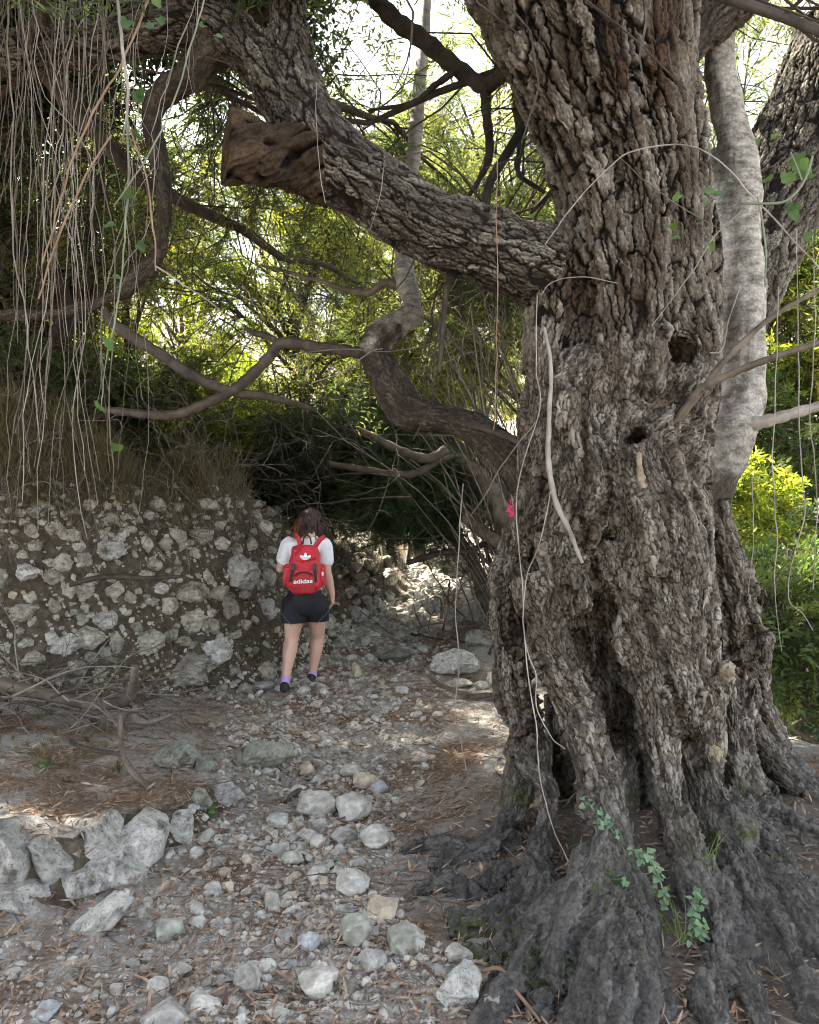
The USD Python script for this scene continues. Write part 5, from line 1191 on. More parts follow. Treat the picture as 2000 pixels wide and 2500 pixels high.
# dry grass along the bank, green tufts in the roots
def grass(name, label, pos, seed, leafm, hgt, n_proto=3, blades=16, wid=0.004, cat='grass', spread=0.5):
    r = np.random.default_rng(seed); protos = []
    for k in range(n_proto):
        parts = []
        for _ in range(blades):
            a, l, s = r.uniform(0, 6.28), r.uniform(0.5, 1), r.uniform(0.1, spread)
            m = leaf_blade(l, wid / hgt, -r.uniform(0.1, 0.6), 0.1, 4)
            d = unit(np.array([math.cos(a) * s, math.sin(a) * s, 1])); y = unit(np.cross([math.sin(a), -math.cos(a), 0.01], d)); z = np.cross(d, y)
            parts.append((m[0] @ np.stack([d, np.cross(z, d), z]) + np.append(r.normal(size=2) * 0.08, 0), m[1]))
        protos.append((join(parts), MT[leafm], False, 'tuft'))
    a = r.uniform(0, 6.28, len(pos))
    qt = np.stack([0 * a, 0 * a, np.sin(a / 2), np.cos(a / 2)], 1)
    return instancer(None, name, protos, pos, qt, hgt * r.uniform(0.6, 1.3, len(pos)), r.integers(0, n_proto, len(pos)), label=label, cat=cat)


g = hit(r.uniform(-30, 620, 420), r.uniform(960, 1240, 420)); g = g[~np.isnan(g[:, 0])]
g[:, 2] = ground_z(g[:, 0], g[:, 1])
grass('dry_grass', 'dry straw-coloured grass hanging over the brow of the bank', g, 420, 'grass_blade', 0.30, wid=0.004)
g = hit(r.uniform(-30, 640, 170), r.uniform(1130, 1330, 170)); g = g[~np.isnan(g[:, 0])]
thicket('dry_thicket', 'dry weeds and rootlets hanging down over the upper face of the bank', g + [0, 0, 0.02], r.normal(size=(len(g), 3)) * [0.7, 0.4, 0.5] + [0.0, -0.35, 0.1], r.uniform(0.2, 0.8, len(g)), 419, ('twig_brown', 'twig_brown', 'twig_pale'), 4, 0.0035, 1.2, 0.3, 8)
g = hit(r.uniform(-30, 560, 200), r.uniform(1100, 1300, 200)); g = g[~np.isnan(g[:, 0])]
grass('dry_grass', 'straggling dry grass tufts on the upper face of the bank', g, 422, 'grass_blade', 0.22, wid=0.004)
g = hit(r.uniform(-20, 330, 70), r.uniform(1640, 1890, 70)); g = g[~np.isnan(g[:, 0])]; g[:, 2] = ground_z(g[:, 0], g[:, 1])
grass('short_grass', 'short sparse grass and weeds by the brushwood', g, 421, 'grass_blade', 0.07, wid=0.004)
# ------------------------------------------------------------------ the walker
PD = 7.0


def W(cx, cy, d=0.0):
    """A point of the walker from the enlarged view of the photograph, d metres beyond the walker's plane."""
    return P(600 + 0.2551 * cx, 1200 + 0.2551 * cy, PD + d)


def chain(joints, edge=0.02, it=6, extra=()):
    """One smooth skin over bones: joints = list of lists of (point, radius)."""
    bones = []
    for line in joints:
        for (a, ra), (b, rb) in zip(line[:-1], line[1:]):
            bones.append(Manifold.batch_hull([Manifold.sphere(ra, 20).translate(tuple(a)), Manifold.sphere(rb, 20).translate(tuple(b))]))
    m = Manifold.batch_boolean(bones, manifold3d.OpType.Add).refine_to_length(edge).to_mesh()
    t = trimesh.Trimesh(m.vert_properties[:, :3], m.tri_verts, process=True)
    if it: trimesh.smoothing.filter_taubin(t, lamb=0.5, nu=0.52, iterations=it)
    return np.array(t.vertices), np.array(t.faces)


gz = lambda p: float(ground_z(np.array([p[0]]), np.array([p[1]]))[0])
person = thing('person', 'person in white T-shirt and black shorts walking up the path, seen from behind', 'person')
neck, head = W(620, 425, 0.06), W(620, 300, 0.16)
shL, shR = W(415, 520, 0.05), W(745, 520, 0.05)
chest, waist, pelvis = W(585, 600, 0.06), W(575, 850, 0.0), W(570, 1030, -0.01)
elL, wrL = W(335, 735, 0.02), W(395, 730, 0.24)
elR, wrR = W(775, 765, 0.0), W(825, 985, 0.06)
hipL, hipR = W(475, 1090, 0.0), W(675, 1090, 0.03)
knL, anL = W(440, 1400, 0.04), W(382, 1800, -0.10)
knR, anR = W(690, 1385, 0.24), W(640, 1745, 0.20)
footL, toeL = W(375, 1885, -0.12), W(400, 1945, 0.08)
footR, toeR = W(640, 1800, 0.19), W(735, 1790, 0.34)
m = 0.000916
body = [[(head, 0.098), (neck, 0.058)], [(head + [0, 0.05, -0.03], 0.082), (neck + [0, 0.06, -0.005], 0.06)], [(neck, 0.06), (chest, 0.12)], [(shL, 0.06), (chest, 0.11)], [(shR, 0.06), (chest, 0.11)], [(chest, 0.13), (waist, 0.115), (pelvis, 0.135)],
        [(shL, 0.056), ((shL + elL) / 2, 0.05), (elL, 0.040), ((elL * 0.6 + wrL * 0.4), 0.041), (wrL, 0.028)],
        [(shR, 0.056), ((shR + elR) / 2, 0.051), (elR, 0.041), ((elR * 0.65 + wrR * 0.35), 0.042), (wrR, 0.029)],
        [(pelvis, 0.12), (hipL, 0.10), (hipL * 0.5 + knL * 0.5, 0.085), (knL, 0.060), (knL * 0.7 + anL * 0.3, 0.064), (knL * 0.3 + anL * 0.7, 0.045), (anL, 0.036), (footL, 0.036)],
        [(pelvis, 0.12), (hipR, 0.10), (hipR * 0.5 + knR * 0.5, 0.083), (knR, 0.058), (knR * 0.7 + anR * 0.3, 0.062), (knR * 0.3 + anR * 0.7, 0.044), (anR, 0.035), (footR, 0.035)]]


def hand(wrist, d, side, palm, seed):
    """Palm, four curled fingers and a thumb from the wrist along d; side = towards the thumb, palm = the way the palm faces."""
    d, side, palm = unit(d), unit(side), unit(palm)
    out = [[(wrist, 0.026), (wrist + d * 0.05 + side * 0.012, 0.022), (wrist + d * 0.085 + side * 0.018, 0.016)], [(wrist, 0.024), (wrist + d * 0.05 - side * 0.014, 0.021), (wrist + d * 0.08 - side * 0.024, 0.015)]]
    for q, l in enumerate((0.068, 0.078, 0.072, 0.056)):
        b = wrist + d * (0.084 - 0.004 * abs(q - 1)) + side * (0.028 - 0.0175 * q)
        k1 = b + d * l * 0.45 + palm * 0.012; k2 = k1 + d * l * 0.3 + palm * 0.02; k3 = k2 + d * l * 0.12 + palm * 0.02
        out.append([(b, 0.0095), (k1, 0.0088), (k2, 0.0082), (k3, 0.0075)])
    b = wrist + d * 0.03 + side * 0.026
    out.append([(b, 0.013), (b + d * 0.03 + side * 0.018 + palm * 0.012, 0.011), (b + d * 0.055 + side * 0.02 + palm * 0.024, 0.009)])
    return out


body += hand(wrR, W(828, 1120, 0.10) - wrR, np.array([-0.3, 1.0, 0.0]), np.array([-1.0, -0.1, 0.1]), 1)
body += hand(wrL, np.array([0.55, 0.75, 0.15]), np.array([0.0, 0.2, 1.0]), np.array([0.8, -0.5, -0.2]), 2)
# face, turned away and down: nose, ears, brow and chin
body += [[(head + [0, 0.145, -0.035], 0.014), (head + [0, 0.135, 0.0], 0.010)], [(head + [-0.092, 0.03, -0.02], 0.016), (head + [-0.094, 0.035, 0.012], 0.014)], [(head + [0.092, 0.03, -0.02], 0.016), (head + [0.094, 0.035, 0.012], 0.014)], [(head + [-0.02, 0.10, -0.085], 0.025), (head + [0.02, 0.10, -0.085], 0.025)]]
v, f_ = chain(body, 0.014, 5)
put(person, 'body', (v, f_), MT['skin'], True)
for sx in (-1, 1):
    e = trimesh.creation.icosphere(2, 0.012); put(person, 'eye', (np.array(e.vertices) + head + [sx * 0.035, 0.118, 0.01], np.array(e.faces)), MT['white_print'], True)
mth = tubes(np.array([head + [-0.025, 0.13, -0.065], head + [0, 0.138, -0.067], head + [0.025, 0.13, -0.065]]), np.array([0.003, 0.006, 0.003]), 6)
put(person, 'mouth', mth, MT['hair'], True)
# hair: cap and strands
hv, hf = chain([[(head + [0, -0.015, 0.022], 0.108), (head + [0.0, -0.055, -0.09], 0.098), (head + [0.0, -0.05, -0.15], 0.085)], [(head + [-0.055, -0.02, -0.03], 0.075), (head + [-0.06, -0.035, -0.145], 0.062)], [(head + [0.055, -0.02, -0.03], 0.075), (head + [0.065, -0.035, -0.145], 0.062)]], 0.012, 4)
hn = vnormals(hv, hf)
hv = hv + hn * ((np.sin(np.arctan2(hv[:, 0] - head[0], -(hv[:, 1] - head[1] - 0.02)) * 26 + 5 * meshkit.fbm(hv * 12, 2, 4)) * 0.005) + (meshkit.fbm(hv * 18, 3, 6) - 0.5) * 0.03)[:, None]
hair = put(person, 'hair', (hv, hf), MT['hair'], True)
r = np.random.default_rng(500)
a = r.uniform(0.15, math.pi - 0.15, 150) + math.pi
s0 = head + np.stack([np.cos(a) * 0.09, np.sin(a) * 0.075, r.uniform(-0.02, 0.09, 150)], 1)
dirs = np.stack([np.cos(a) * 0.5, np.sin(a) * 0.4, -np.ones(150)], 1)
st = curves(s0, dirs, r.uniform(0.12, 0.25, 150), 6, r, 0.16, 0.4)
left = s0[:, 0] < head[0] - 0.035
tp = np.linspace(1, 0.4, 6)[None]
put(hair, 'strands', tubes(st[~left], 0.0055 * tp * np.ones(((~left).sum(), 1)), 4), MT['hair'], True, kind='stuff')
put(hair, 'strands', tubes(st[left], 0.0055 * tp * np.ones((left.sum(), 1)), 4), MT['hair_light'], True, label='strands coloured coppery as if sunlit on the left side', kind='stuff')
# shirt and shorts follow the body a little outside it
slL, slR = shL * 0.45 + elL * 0.55, shR * 0.45 + elR * 0.55
sv, sf = chain([[(neck + [0, 0.0, -0.04], 0.074), (chest, 0.142), (waist, 0.132), (waist * 0.55 + pelvis * 0.45, 0.145)], [(shL, 0.078), (chest, 0.13)], [(shR, 0.078), (chest, 0.13)], [(shL, 0.08), (slL, 0.073)], [(shR, 0.08), (slR, 0.073)]], 0.014, 4)
sn = vnormals(sv, sf); sv = sv + sn * ((meshkit.fbm(sv * [14, 14, 6], 3, 7) - 0.5) * 0.026)[:, None]
put(person, 'shirt', (sv, sf), MT['shirt'], True)
hemL, hemR = hipL * 0.62 + knL * 0.38, hipR * 0.62 + knR * 0.38
pv, pf = chain([[(waist * 0.45 + pelvis * 0.55, 0.146), (pelvis, 0.152)], [(pelvis, 0.14), (hipL, 0.118), (hemL, 0.116)], [(pelvis, 0.14), (hipR, 0.118), (hemR, 0.112)]], 0.014, 4)
cut = min(hemL[2], hemR[2]) - 0.03
pn = vnormals(pv, pf); pv = pv + pn * ((meshkit.fbm(pv * [12, 12, 6], 3, 9) - 0.5) * 0.022)[:, None]
pv[:, 2] = np.maximum(pv[:, 2], cut)
shorts = put(person, 'shorts', (pv, pf), MT['shorts'], True)
for sx, hp, hm in ((-1, hipL, hemL), (1, hipR, hemR)):
    q = np.linspace(0, 1, 10)[:, None]
    a, b, c = hp + [sx * 0.122, -0.03, -0.03], hm + [sx * 0.09, -0.108, 0.03], hm + [sx * 0.0, -0.128, -0.05]
    ln = (1 - q) ** 2 * a + 2 * q * (1 - q) * b + q * q * c
    put(shorts, 'piping', tubes(ln, np.full(10, 0.0032), 6), MT['piping_blue'], True)
# socks and shoes
for an, ft, toe, lab in ((anL, footL, toeL, None), (anR, footR, toeR, None)):
    put(person, 'sock', chain([[(an + (an - ft) * 0.12, 0.040), (ft * 0.6 + an * 0.4, 0.042)]], 0.012, 3), MT['sock'], True)
    ax_ = unit(toe - ft); up = unit(np.array([0, 0, 1.0]) - ax_ * ax_[2]); sd_ = np.cross(ax_, up)
    heel = ft - ax_ * 0.02 - up * 0.012
    shoe = thing('x', None, None) if False else put(person, 'shoe', chain([[(heel + up * 0.028, 0.040), (heel, 0.043), (heel + ax_ * 0.10, 0.042), (heel + ax_ * 0.19, 0.036), (heel + ax_ * 0.215 - up * 0.006, 0.03)], [(heel + up * 0.03, 0.040), (heel + ax_ * 0.09 + up * 0.022, 0.04), (heel + ax_ * 0.17, 0.036)]], 0.010, 4), MT['shoe_black'], True)
    sole = chain([[(heel - up * 0.036 - ax_ * 0.01, 0.014), (heel - up * 0.036 + ax_ * 0.22, 0.012)], [(heel - up * 0.036 - sd_ * 0.026, 0.014), (heel - up * 0.036 + ax_ * 0.2 - sd_ * 0.024, 0.012)], [(heel - up * 0.036 + sd_ * 0.026, 0.014), (heel - up * 0.036 + ax_ * 0.2 + sd_ * 0.024, 0.012)]], 0.012, 2)
    put(shoe, 'sole', sole, MT['shoe_edge' if an is anR else 'shoe_sole'], True)
    for sg in (-1, 1):
        p0 = heel + ax_ * 0.085 + sd_ * sg * 0.043
        mk = [tubes(np.array([p0 + ax_ * x0 - up * 0.016, p0 + ax_ * x0 + up * 0.016]), np.full(2, 0.0032), 5) for x0 in (-0.012, 0.012)] + [tubes(np.array([p0 - ax_ * 0.012 + up * 0.016, p0 + ax_ * 0.012 - up * 0.016]), np.full(2, 0.0032), 5)]
        put(shoe, 'emblem', join(mk), MT['sock'], True)

# ------------------------------------------------------------------ the backpack
pack = thing('backpack', 'red rucksack with white lettering and black buckled straps on the walker\'s back', 'backpack')


def B(cx, cy, off):
    """A point of the pack in the enlarged view, off metres behind the walker's back (towards the viewer)."""
    return W(cx, cy, -0.12 - off)


def puffy(pts, rad, edge=0.016, it=5, crumple=0.012, seed=0):
    v = Manifold.batch_hull([Manifold.sphere(rad, 16).translate(tuple(p)) for p in pts]).refine_to_length(edge).to_mesh()
    t = trimesh.Trimesh(v.vert_properties[:, :3], v.tri_verts, process=True); trimesh.smoothing.filter_taubin(t, 0.5, 0.52, iterations=it)
    q = np.array(t.vertices); n = vnormals(q, np.array(t.faces))
    return q + n * ((meshkit.fbm(q * 16, 3, seed) - 0.5) * crumple * 2)[:, None], np.array(t.faces)


put(pack, 'bag', puffy([B(x, y, o) for x, y, o in ((470, 560, 0.0), (670, 560, 0.0), (440, 720, 0.04), (690, 720, 0.04), (420, 900, 0.04), (700, 900, 0.04), (470, 950, 0.03), (640, 950, 0.03), (480, 560, 0.06), (660, 560, 0.06), (450, 900, 0.10), (680, 900, 0.10), (460, 720, 0.09), (680, 720, 0.09))], 0.03, seed=3, crumple=0.014), MT['red_nylon'], True)
for x0, x1, s_ in ((385, 425, 4), (705, 735, 5)):
    put(pack, 'side_pocket', puffy([B(x, y, o) for x in (x0, x1) for y, o in ((720, 0.02), (880, 0.02), (740, 0.06), (870, 0.06))], 0.024, seed=s_, crumple=0.016), MT['red_nylon'], True)
put(pack, 'front_pocket', puffy([B(x, y, o) for x, y, o in ((490, 800, 0.11), (630, 800, 0.11), (460, 900, 0.12), (655, 900, 0.12), (480, 955, 0.11), (640, 955, 0.11), (560, 785, 0.115))], 0.022, seed=6, crumple=0.006), MT['dark_red_nylon'], True)
q = np.linspace(0, 1, 14)
put(pack, 'zip', tubes(np.array([B(462 + 185 * t, 812 - 42 * math.sin(math.pi * t), 0.137) for t in q]), np.full(14, 0.005), 6), MT['black_web'], True)
put(pack, 'flap', puffy([B(x, y, o) for x, y, o in ((490, 530, 0.05), (665, 530, 0.05), (480, 640, 0.11), (670, 630, 0.11), (530, 665, 0.115), (560, 530, 0.075))], 0.016, seed=8, crumple=0.006), MT['red_nylon'], True)
for x0, x1 in ((455, 430), (660, 670)):
    ln = np.array([B(x0 + (x1 - x0) * t, 690 + 175 * t, 0.128 - 0.012 * abs(t - 0.5)) for t in np.linspace(0, 1, 8)])
    v, f_ = tubes(ln, np.full(8, 0.014), 8); v[:, 1] = np.interp(v[:, 1], [v[:, 1].min(), v[:, 1].max()], [ln[:, 1].min() - 0.006, ln[:, 1].max() + 0.004])
    s_ = put(pack, 'strap', (v, f_), MT['black_web'], True)
    put(s_, 'buckle', puffy([B(x0 + dx, 725 + dy, 0.138) for dx in (-14, 10) for dy in (-18, 18)], 0.008, crumple=0), MT['shoe_sole'], True)
for pts in (((475, 420, -0.02), (505, 455, 0.03), (530, 520, 0.03)), ((745, 435, -0.02), (710, 465, 0.03), (670, 520, 0.03))):
    c = spline([B(*p) for p in pts], 5)
    v, f_ = tubes(c, np.full(len(c), 0.021), 8)
    put(pack, 'shoulder_strap', (v, f_), MT['red_nylon'], True)
put(pack, 'handle', tubes(np.array([B(587 - 40 * math.cos(math.pi * t), 505 - 88 * math.sin(math.pi * t), 0.05) for t in np.linspace(0, 1, 16)]), np.full(16, 0.007), 8), MT['black_web'], True)
put(pack, 'side_mark', puffy([B(735, 775, 0.085), B(735, 800, 0.085)], 0.009, crumple=0), MT['white_print'], True)
tm = meshkit.text_mesh('adidas', 0.031, 0.003, True)
tv = np.array(tm.vertices); tv = tv * [176 * m / (tv[:, 0].max() - tv[:, 0].min()), 1, 1]
tv = np.stack([tv[:, 0], -tv[:, 2], tv[:, 1]], 1); c = B(455, 882, 0.150)
tv = tv + c; tv[:, 2] += (tv[:, 0] - c[0]) * 0.05
put(pack, 'lettering', (tv, np.array(tm.faces)), MT['white_print'], False)
from shapely import affinity, geometry as sg
leafs = []
for ang, l in ((90, 1.0), (35, 0.95), (145, 0.95)):
    e = affinity.scale(sg.Point(0, 0).buffer(1, 24), 0.030 * l, 0.013); e = affinity.translate(e, 0.026 * l, 0.0)
    leafs.append(affinity.rotate(e, ang, origin=(0, 0)))
mark = leafs[0].union(leafs[1]).union(leafs[2])
for k in range(3): mark = mark.difference(sg.box(-0.06, 0.0 + 0.0075 * k, 0.06, 0.0022 + 0.0075 * k))
mk = [trimesh.creation.extrude_polygon(g_, 0.003, engine='earcut') for g_ in getattr(mark, 'geoms', [mark]) if g_.area > 1e-6]
mm = trimesh.util.concatenate(mk); tv = np.array(mm.vertices)
tv = np.stack([tv[:, 0] * 1.05, -tv[:, 2] - 0.35 * tv[:, 1] * -1, tv[:, 1]], 1) + B(570, 650, 0.143)
put(pack, 'emblem', (tv, np.array(mm.faces)), MT['white_print'], False)

# ------------------------------------------------------------------ hanging stems, leaves, sticks, small plants
r = np.random.default_rng(600)
vine = thing('hanging_vine', 'curtain of long dry hanging vine stems at the left edge of the picture', 'vine')
mats = ['twig_pale', 'twig_brown', 'twig_brown', 'twig_brown', 'twig_pale', 'twig_pale']
for k in range(70):
    x0 = r.uniform(-40, 330) if r.random() < 0.8 else r.uniform(330, 560)
    x1 = x0 + r.normal() * 95 - 25
    y1 = r.uniform(420, 1330) if x0 < 330 else r.uniform(300, 800)
    d = r.uniform(3.0, 4.3); w = r.choice([0.6, 0.9, 1.3, 2.0], p=[0.35, 0.35, 0.2, 0.1])
    y0 = r.uniform(-260, -60) if r.random() < 0.88 else r.uniform(0, 120)
    c, rad = pxline([(x0 + (x1 - x0) * t + r.normal() * 14 + 26 * math.sin(3 * t + k), y0 + (y1 - y0) * t, d, w * (1.15 - 0.45 * t)) for t in np.linspace(0, 1, 6)], 4)
    put(vine, 'stem', tubes(wob(wob(c, 0.05, 4, 600 + k), 0.025, 14, 900 + k), rad * (1 + 0.15 * np.sin(np.arange(len(rad)) * 2.3 + k)), 5), MT[mats[r.integers(0, 6)]], True)
for lab, m_, pts in ((None, 'twig_red', [(370, -20, 3.0, 5), (300, 150, 3.0, 5), (240, 250, 3.0, 5), (190, 360, 3.0, 5), (150, 480, 3.0, 4), (105, 640, 3.0, 4)]),
                     (None, 'twig_red', [(270, 330, 3.05, 5), (210, 430, 3.05, 5), (150, 560, 3.05, 5), (90, 730, 3.05, 4)]),
                     (None, 'twig_green', [(505, -20, 2.9, 4), (465, 120, 2.9, 4), (420, 260, 2.9, 4), (360, 380, 2.9, 4), (280, 500, 2.9, 3)]),
                     (None, 'twig_pale', [(285, -20, 2.95, 7), (300, 120, 2.95, 8), (312, 230, 2.95, 7), (300, 350, 2.95, 4)]),
                     (None, 'twig_green', [(310, 280, 2.95, 5), (313, 400, 2.95, 5), (305, 560, 2.95, 4), (290, 720, 2.95, 4), (262, 860, 2.95, 3), (245, 1000, 2.95, 2)]),
                     (None, 'twig_red', [(310, 290, 3.0, 4), (350, 420, 3.0, 4), (375, 560, 3.0, 4), (380, 660, 3.0, 3)]),
                     (None, 'twig_pale', [(380, 650, 3.1, 4), (440, 690, 3.1, 4), (500, 730, 3.1, 3), (570, 785, 3.1, 2)])):
    c, rad = pxline(pts, 6)
    put(vine, 'stem', tubes(wob(c, 0.022, 9, 77), rad * 0.52, 6), MT[m_], True)


def vine_leaf(L, seed):
    """A lobed, pointed leaf with a little cup and droop, stalk at the origin, along +x."""
    r = np.random.default_rng(seed)
    a = np.linspace(-math.pi, math.pi, 19)[:-1]
    rad = 0.42 + 0.20 * np.cos(a) + 0.26 * np.abs(np.cos(1.5 * a)) ** 1.5 + r.normal(size=18) * 0.04
    x, y = 0.42 + rad * np.cos(a) * 0.78, rad * np.sin(a) * 0.72
    z = -0.20 * x * x + 0.20 * np.abs(y) + r.normal(size=18) * 0.02
    v = np.vstack([[0.40, 0, -0.06], np.stack([x, y, z], 1)]) * L
    return v, np.array([(0, 1 + k, 1 + (k + 1) % 18) for k in range(18)])


def put_leaf(parent, p, L, seed, matname='vine_leaf', name='leaf'):
    r = np.random.default_rng(seed)
    m_ = vine_leaf(L, seed)
    x = unit(r.normal(size=3) * [1, 0.5, 0.5] + [0, -0.2, -0.6]); n_ = unit(r.normal(size=3) * 0.5 + [0, -0.8, 0.5]); y = unit(np.cross(n_, x)); z = np.cross(x, y)
    put(parent, name, (m_[0] @ np.stack([x, y, z]) + p, m_[1]), MT[matname], True)


for k, (px, py, L) in enumerate([(315, 45, 0.06), (350, 62, 0.055), (400, 10, 0.05), (385, 40, 0.04), (500, 60, 0.035), (522, 85, 0.04), (335, 220, 0.06), (350, 235, 0.05), (325, 310, 0.045), (345, 335, 0.05), (250, 405, 0.04), (290, 425, 0.05), (330, 470, 0.05), (285, 545, 0.05), (330, 590, 0.045), (435, 300, 0.035), (270, 675, 0.04), (255, 820, 0.06), (225, 985, 0.06), (265, 1090, 0.05)]):
    put_leaf(vine, P(px, py, 2.93), L * 0.95, 700 + k)
# single long strands
for lab, m_, pts in (
    ('long pale strand hanging just left of the trunk from the limb to the ground', 'twig_pale', [(1130, 1180, 3.3, 2.2), (1122, 1300, 3.3, 2.2), (1112, 1480, 3.3, 2.2), (1120, 1620, 3.3, 2.4), (1112, 1740, 3.3, 2.2), (1128, 1820, 3.3, 2.0), (1140, 1880, 3.32, 1.6)]),
    ('twin pale strand crossing the dark left side of the trunk and reaching a root', 'twig_pale', [(1312, 720, 3.3, 2.6), (1310, 900, 3.3, 2.4), (1318, 1000, 3.3, 2.4), (1262, 1200, 3.3, 2.4), (1275, 1420, 3.28, 2.6), (1283, 1600, 3.26, 2.6), (1305, 1740, 3.24, 2.8), (1320, 1900, 3.2, 2.8), (1350, 2020, 3.1, 2.6), (1402, 2135, 3.0, 2.4)]),
    ('pale strand looping from the trunk front down to the hollow', 'twig_pale', [(1345, 1200, 3.3, 2.2), (1320, 1320, 3.3, 2.2), (1283, 1420, 3.28, 2.4), (1280, 1560, 3.27, 2.4), (1308, 1650, 3.26, 2.4), (1312, 1730, 3.25, 2.4), (1345, 1800, 3.24, 2.2), (1380, 1830, 3.24, 2.0)]),
    ('grey arching bramble stem sweeping across the upper trunk', 'twig_pale', [(1330, 600, 3.2, 2.5), (1380, 530, 3.18, 2.6), (1440, 455, 3.16, 2.8), (1510, 390, 3.15, 3.0), (1580, 360, 3.14, 3.0), (1660, 352, 3.13, 3.0), (1730, 375, 3.12, 3.2), (1790, 425, 3.1, 3.4), (1840, 480, 3.1, 3.6), (1900, 545, 3.08, 3.6), (2030, 690, 3.0, 3.6)]),
    ('pale green stem crossing the knot hole region diagonally', 'twig_green', [(1590, 795, 3.2, 2.4), (1640, 730, 3.18, 2.6), (1700, 650, 3.16, 2.8), (1750, 570, 3.14, 2.8), (1810, 515, 3.12, 2.6)]),
    ('thin twig sloping across the upper trunk below the arching stem', 'twig_brown', [(1505, 378, 3.2, 1.8), (1560, 430, 3.2, 1.8), (1620, 475, 3.18, 2.0), (1690, 520, 3.16, 2.0), (1760, 560, 3.14, 2.0)]),
    ('thin dry stem bent over the trunk below the big limb', 'twig_pale', [(1320, 720, 3.3, 1.8), (1350, 690, 3.28, 1.8), (1420, 677, 3.27, 1.8), (1510, 690, 3.26, 1.6)]),
    ('pale hooked twig in front of the smooth limb', 'twig_pale', [(1735, 862, 3.3, 2.6), (1762, 855, 3.3, 2.8), (1780, 780, 3.3, 3.0), (1805, 705, 3.3, 2.4)]),
    ('hanging thread nearest the right edge', 'twig_pale', [(1985, 560, 3.3, 2), (1990, 800, 3.3, 2), (1978, 1000, 3.3, 2), (1995, 1200, 3.3, 2), (1985, 1440, 3.3, 1.6)]),
    ('curving hanging thread in front of the right-hand shrubs', 'twig_pale', [(1945, 560, 3.35, 2), (1950, 900, 3.35, 2), (1955, 1100, 3.35, 2.2), (1965, 1250, 3.35, 2.2), (1938, 1360, 3.35, 2.2), (1926, 1460, 3.35, 2.0), (1960, 1500, 3.35, 1.6), (1985, 1540, 3.35, 1.4)]),
    ('straight hanging thread right of the smooth limb', 'twig_pale', [(1900, 700, 3.35, 2), (1893, 1000, 3.35, 2), (1887, 1150, 3.35, 2.4), (1897, 1330, 3.35, 2.4), (1893, 1440, 3.35, 1.8), (1908, 1590, 3.35, 1.4)]),
    ('short thread hanging beside the flared right flank of the trunk', 'twig_pale', [(1835, 1100, 3.4, 1.6), (1840, 1300, 3.4, 1.6), (1828, 1450, 3.4, 1.4)]),
    ('pair of fine pale threads dangling over the sawn stub limb', 'twig_pale', [(772, 200, 3.5, 1.5), (775, 340, 3.5, 1.5), (783, 430, 3.5, 1.5), (792, 495, 3.5, 1.3)]),
    ('fine thread hanging from the middle of the big limb', 'twig_pale', [(938, 380, 3.5, 1.5), (930, 470, 3.5, 1.5), (905, 560, 3.5, 1.3)]),
    ('reddish thread dropping across the right half of the big limb', 'twig_red', [(1215, 380, 3.5, 1.8), (1213, 560, 3.5, 1.8), (1216, 700, 3.5, 1.8), (1212, 900, 3.5, 1.8), (1205, 1050, 3.5, 1.5)]),
    ('slanting twig in front of the low bent limb', 'twig_brown', [(1310, 1030, 3.4, 3), (1245, 1110, 3.4, 3), (1195, 1190, 3.4, 2.5), (1150, 1260, 3.4, 2)]),
    ('long thin horizontal stem crossing in front of the elbow of the bent limb', 'twig_brown', [(700, 868, 4.0, 2.2), (830, 852, 4.0, 2.4), (960, 858, 4.0, 2.4), (1080, 835, 4.0, 2.2), (1200, 800, 4.0, 1.8)]),
    ('curved pale twig below the elbow of the bent limb', 'twig_pale', [(760, 935, 4.0, 2.2), (840, 905, 4.0, 2.4), (900, 860, 4.0, 2.4), (935, 850, 4.0, 2.0)])):
    c, rad = pxline(pts, 6)
    s_ = put(None, 'hanging_vine', tubes(wob(c, 0.016, 9, 88), rad * 0.6 * (1 + 0.2 * np.sin(np.arange(len(rad)) * 2.7)), 6), MT[m_], True, lab, 'vine')
# green leaves on the thin stems at the right
sp_ = thing('climbing_sprig', 'green-leaved climbing sprig in front of the smooth limb at the right edge', 'vine')
for k, pts in enumerate(([(1810, 495, 3.05, 3), (1860, 497, 3.0, 3.4), (1920, 490, 2.95, 3.4), (1965, 440, 2.92, 3.2), (1985, 380, 2.9, 2.6)], [(1850, 480, 3.05, 2.6), (1870, 600, 3.05, 2.4), (1868, 700, 3.05, 2.0)], [(1960, 440, 2.92, 2), (1945, 400, 2.92, 1.8), (1930, 370, 2.92, 1.5)])):
    c, rad = pxline(pts, 6); put(sp_, 'stem', tubes(wob(c, 0.01, 8, 5), rad, 6), MT['twig_green'], True)
for k, (px, py, L) in enumerate([(1945, 390, 0.075), (1975, 385, 0.07), (1925, 415, 0.05), (1960, 415, 0.06), (1990, 420, 0.06), (1895, 430, 0.05), (1940, 490, 0.06), (1930, 510, 0.05), (1745, 460, 0.045), (1730, 480, 0.04), (1765, 470, 0.035), (1665, 470, 0.035), (1640, 540, 0.04), (1665, 580, 0.035), (1720, 545, 0.035), (1735, 590, 0.035), (1790, 440, 0.03), (1985, 560, 0.05), (1880, 340, 0.03), (1845, 335, 0.03)]):
    put_leaf(sp_, P(px, py, 2.98), L, 760 + k)
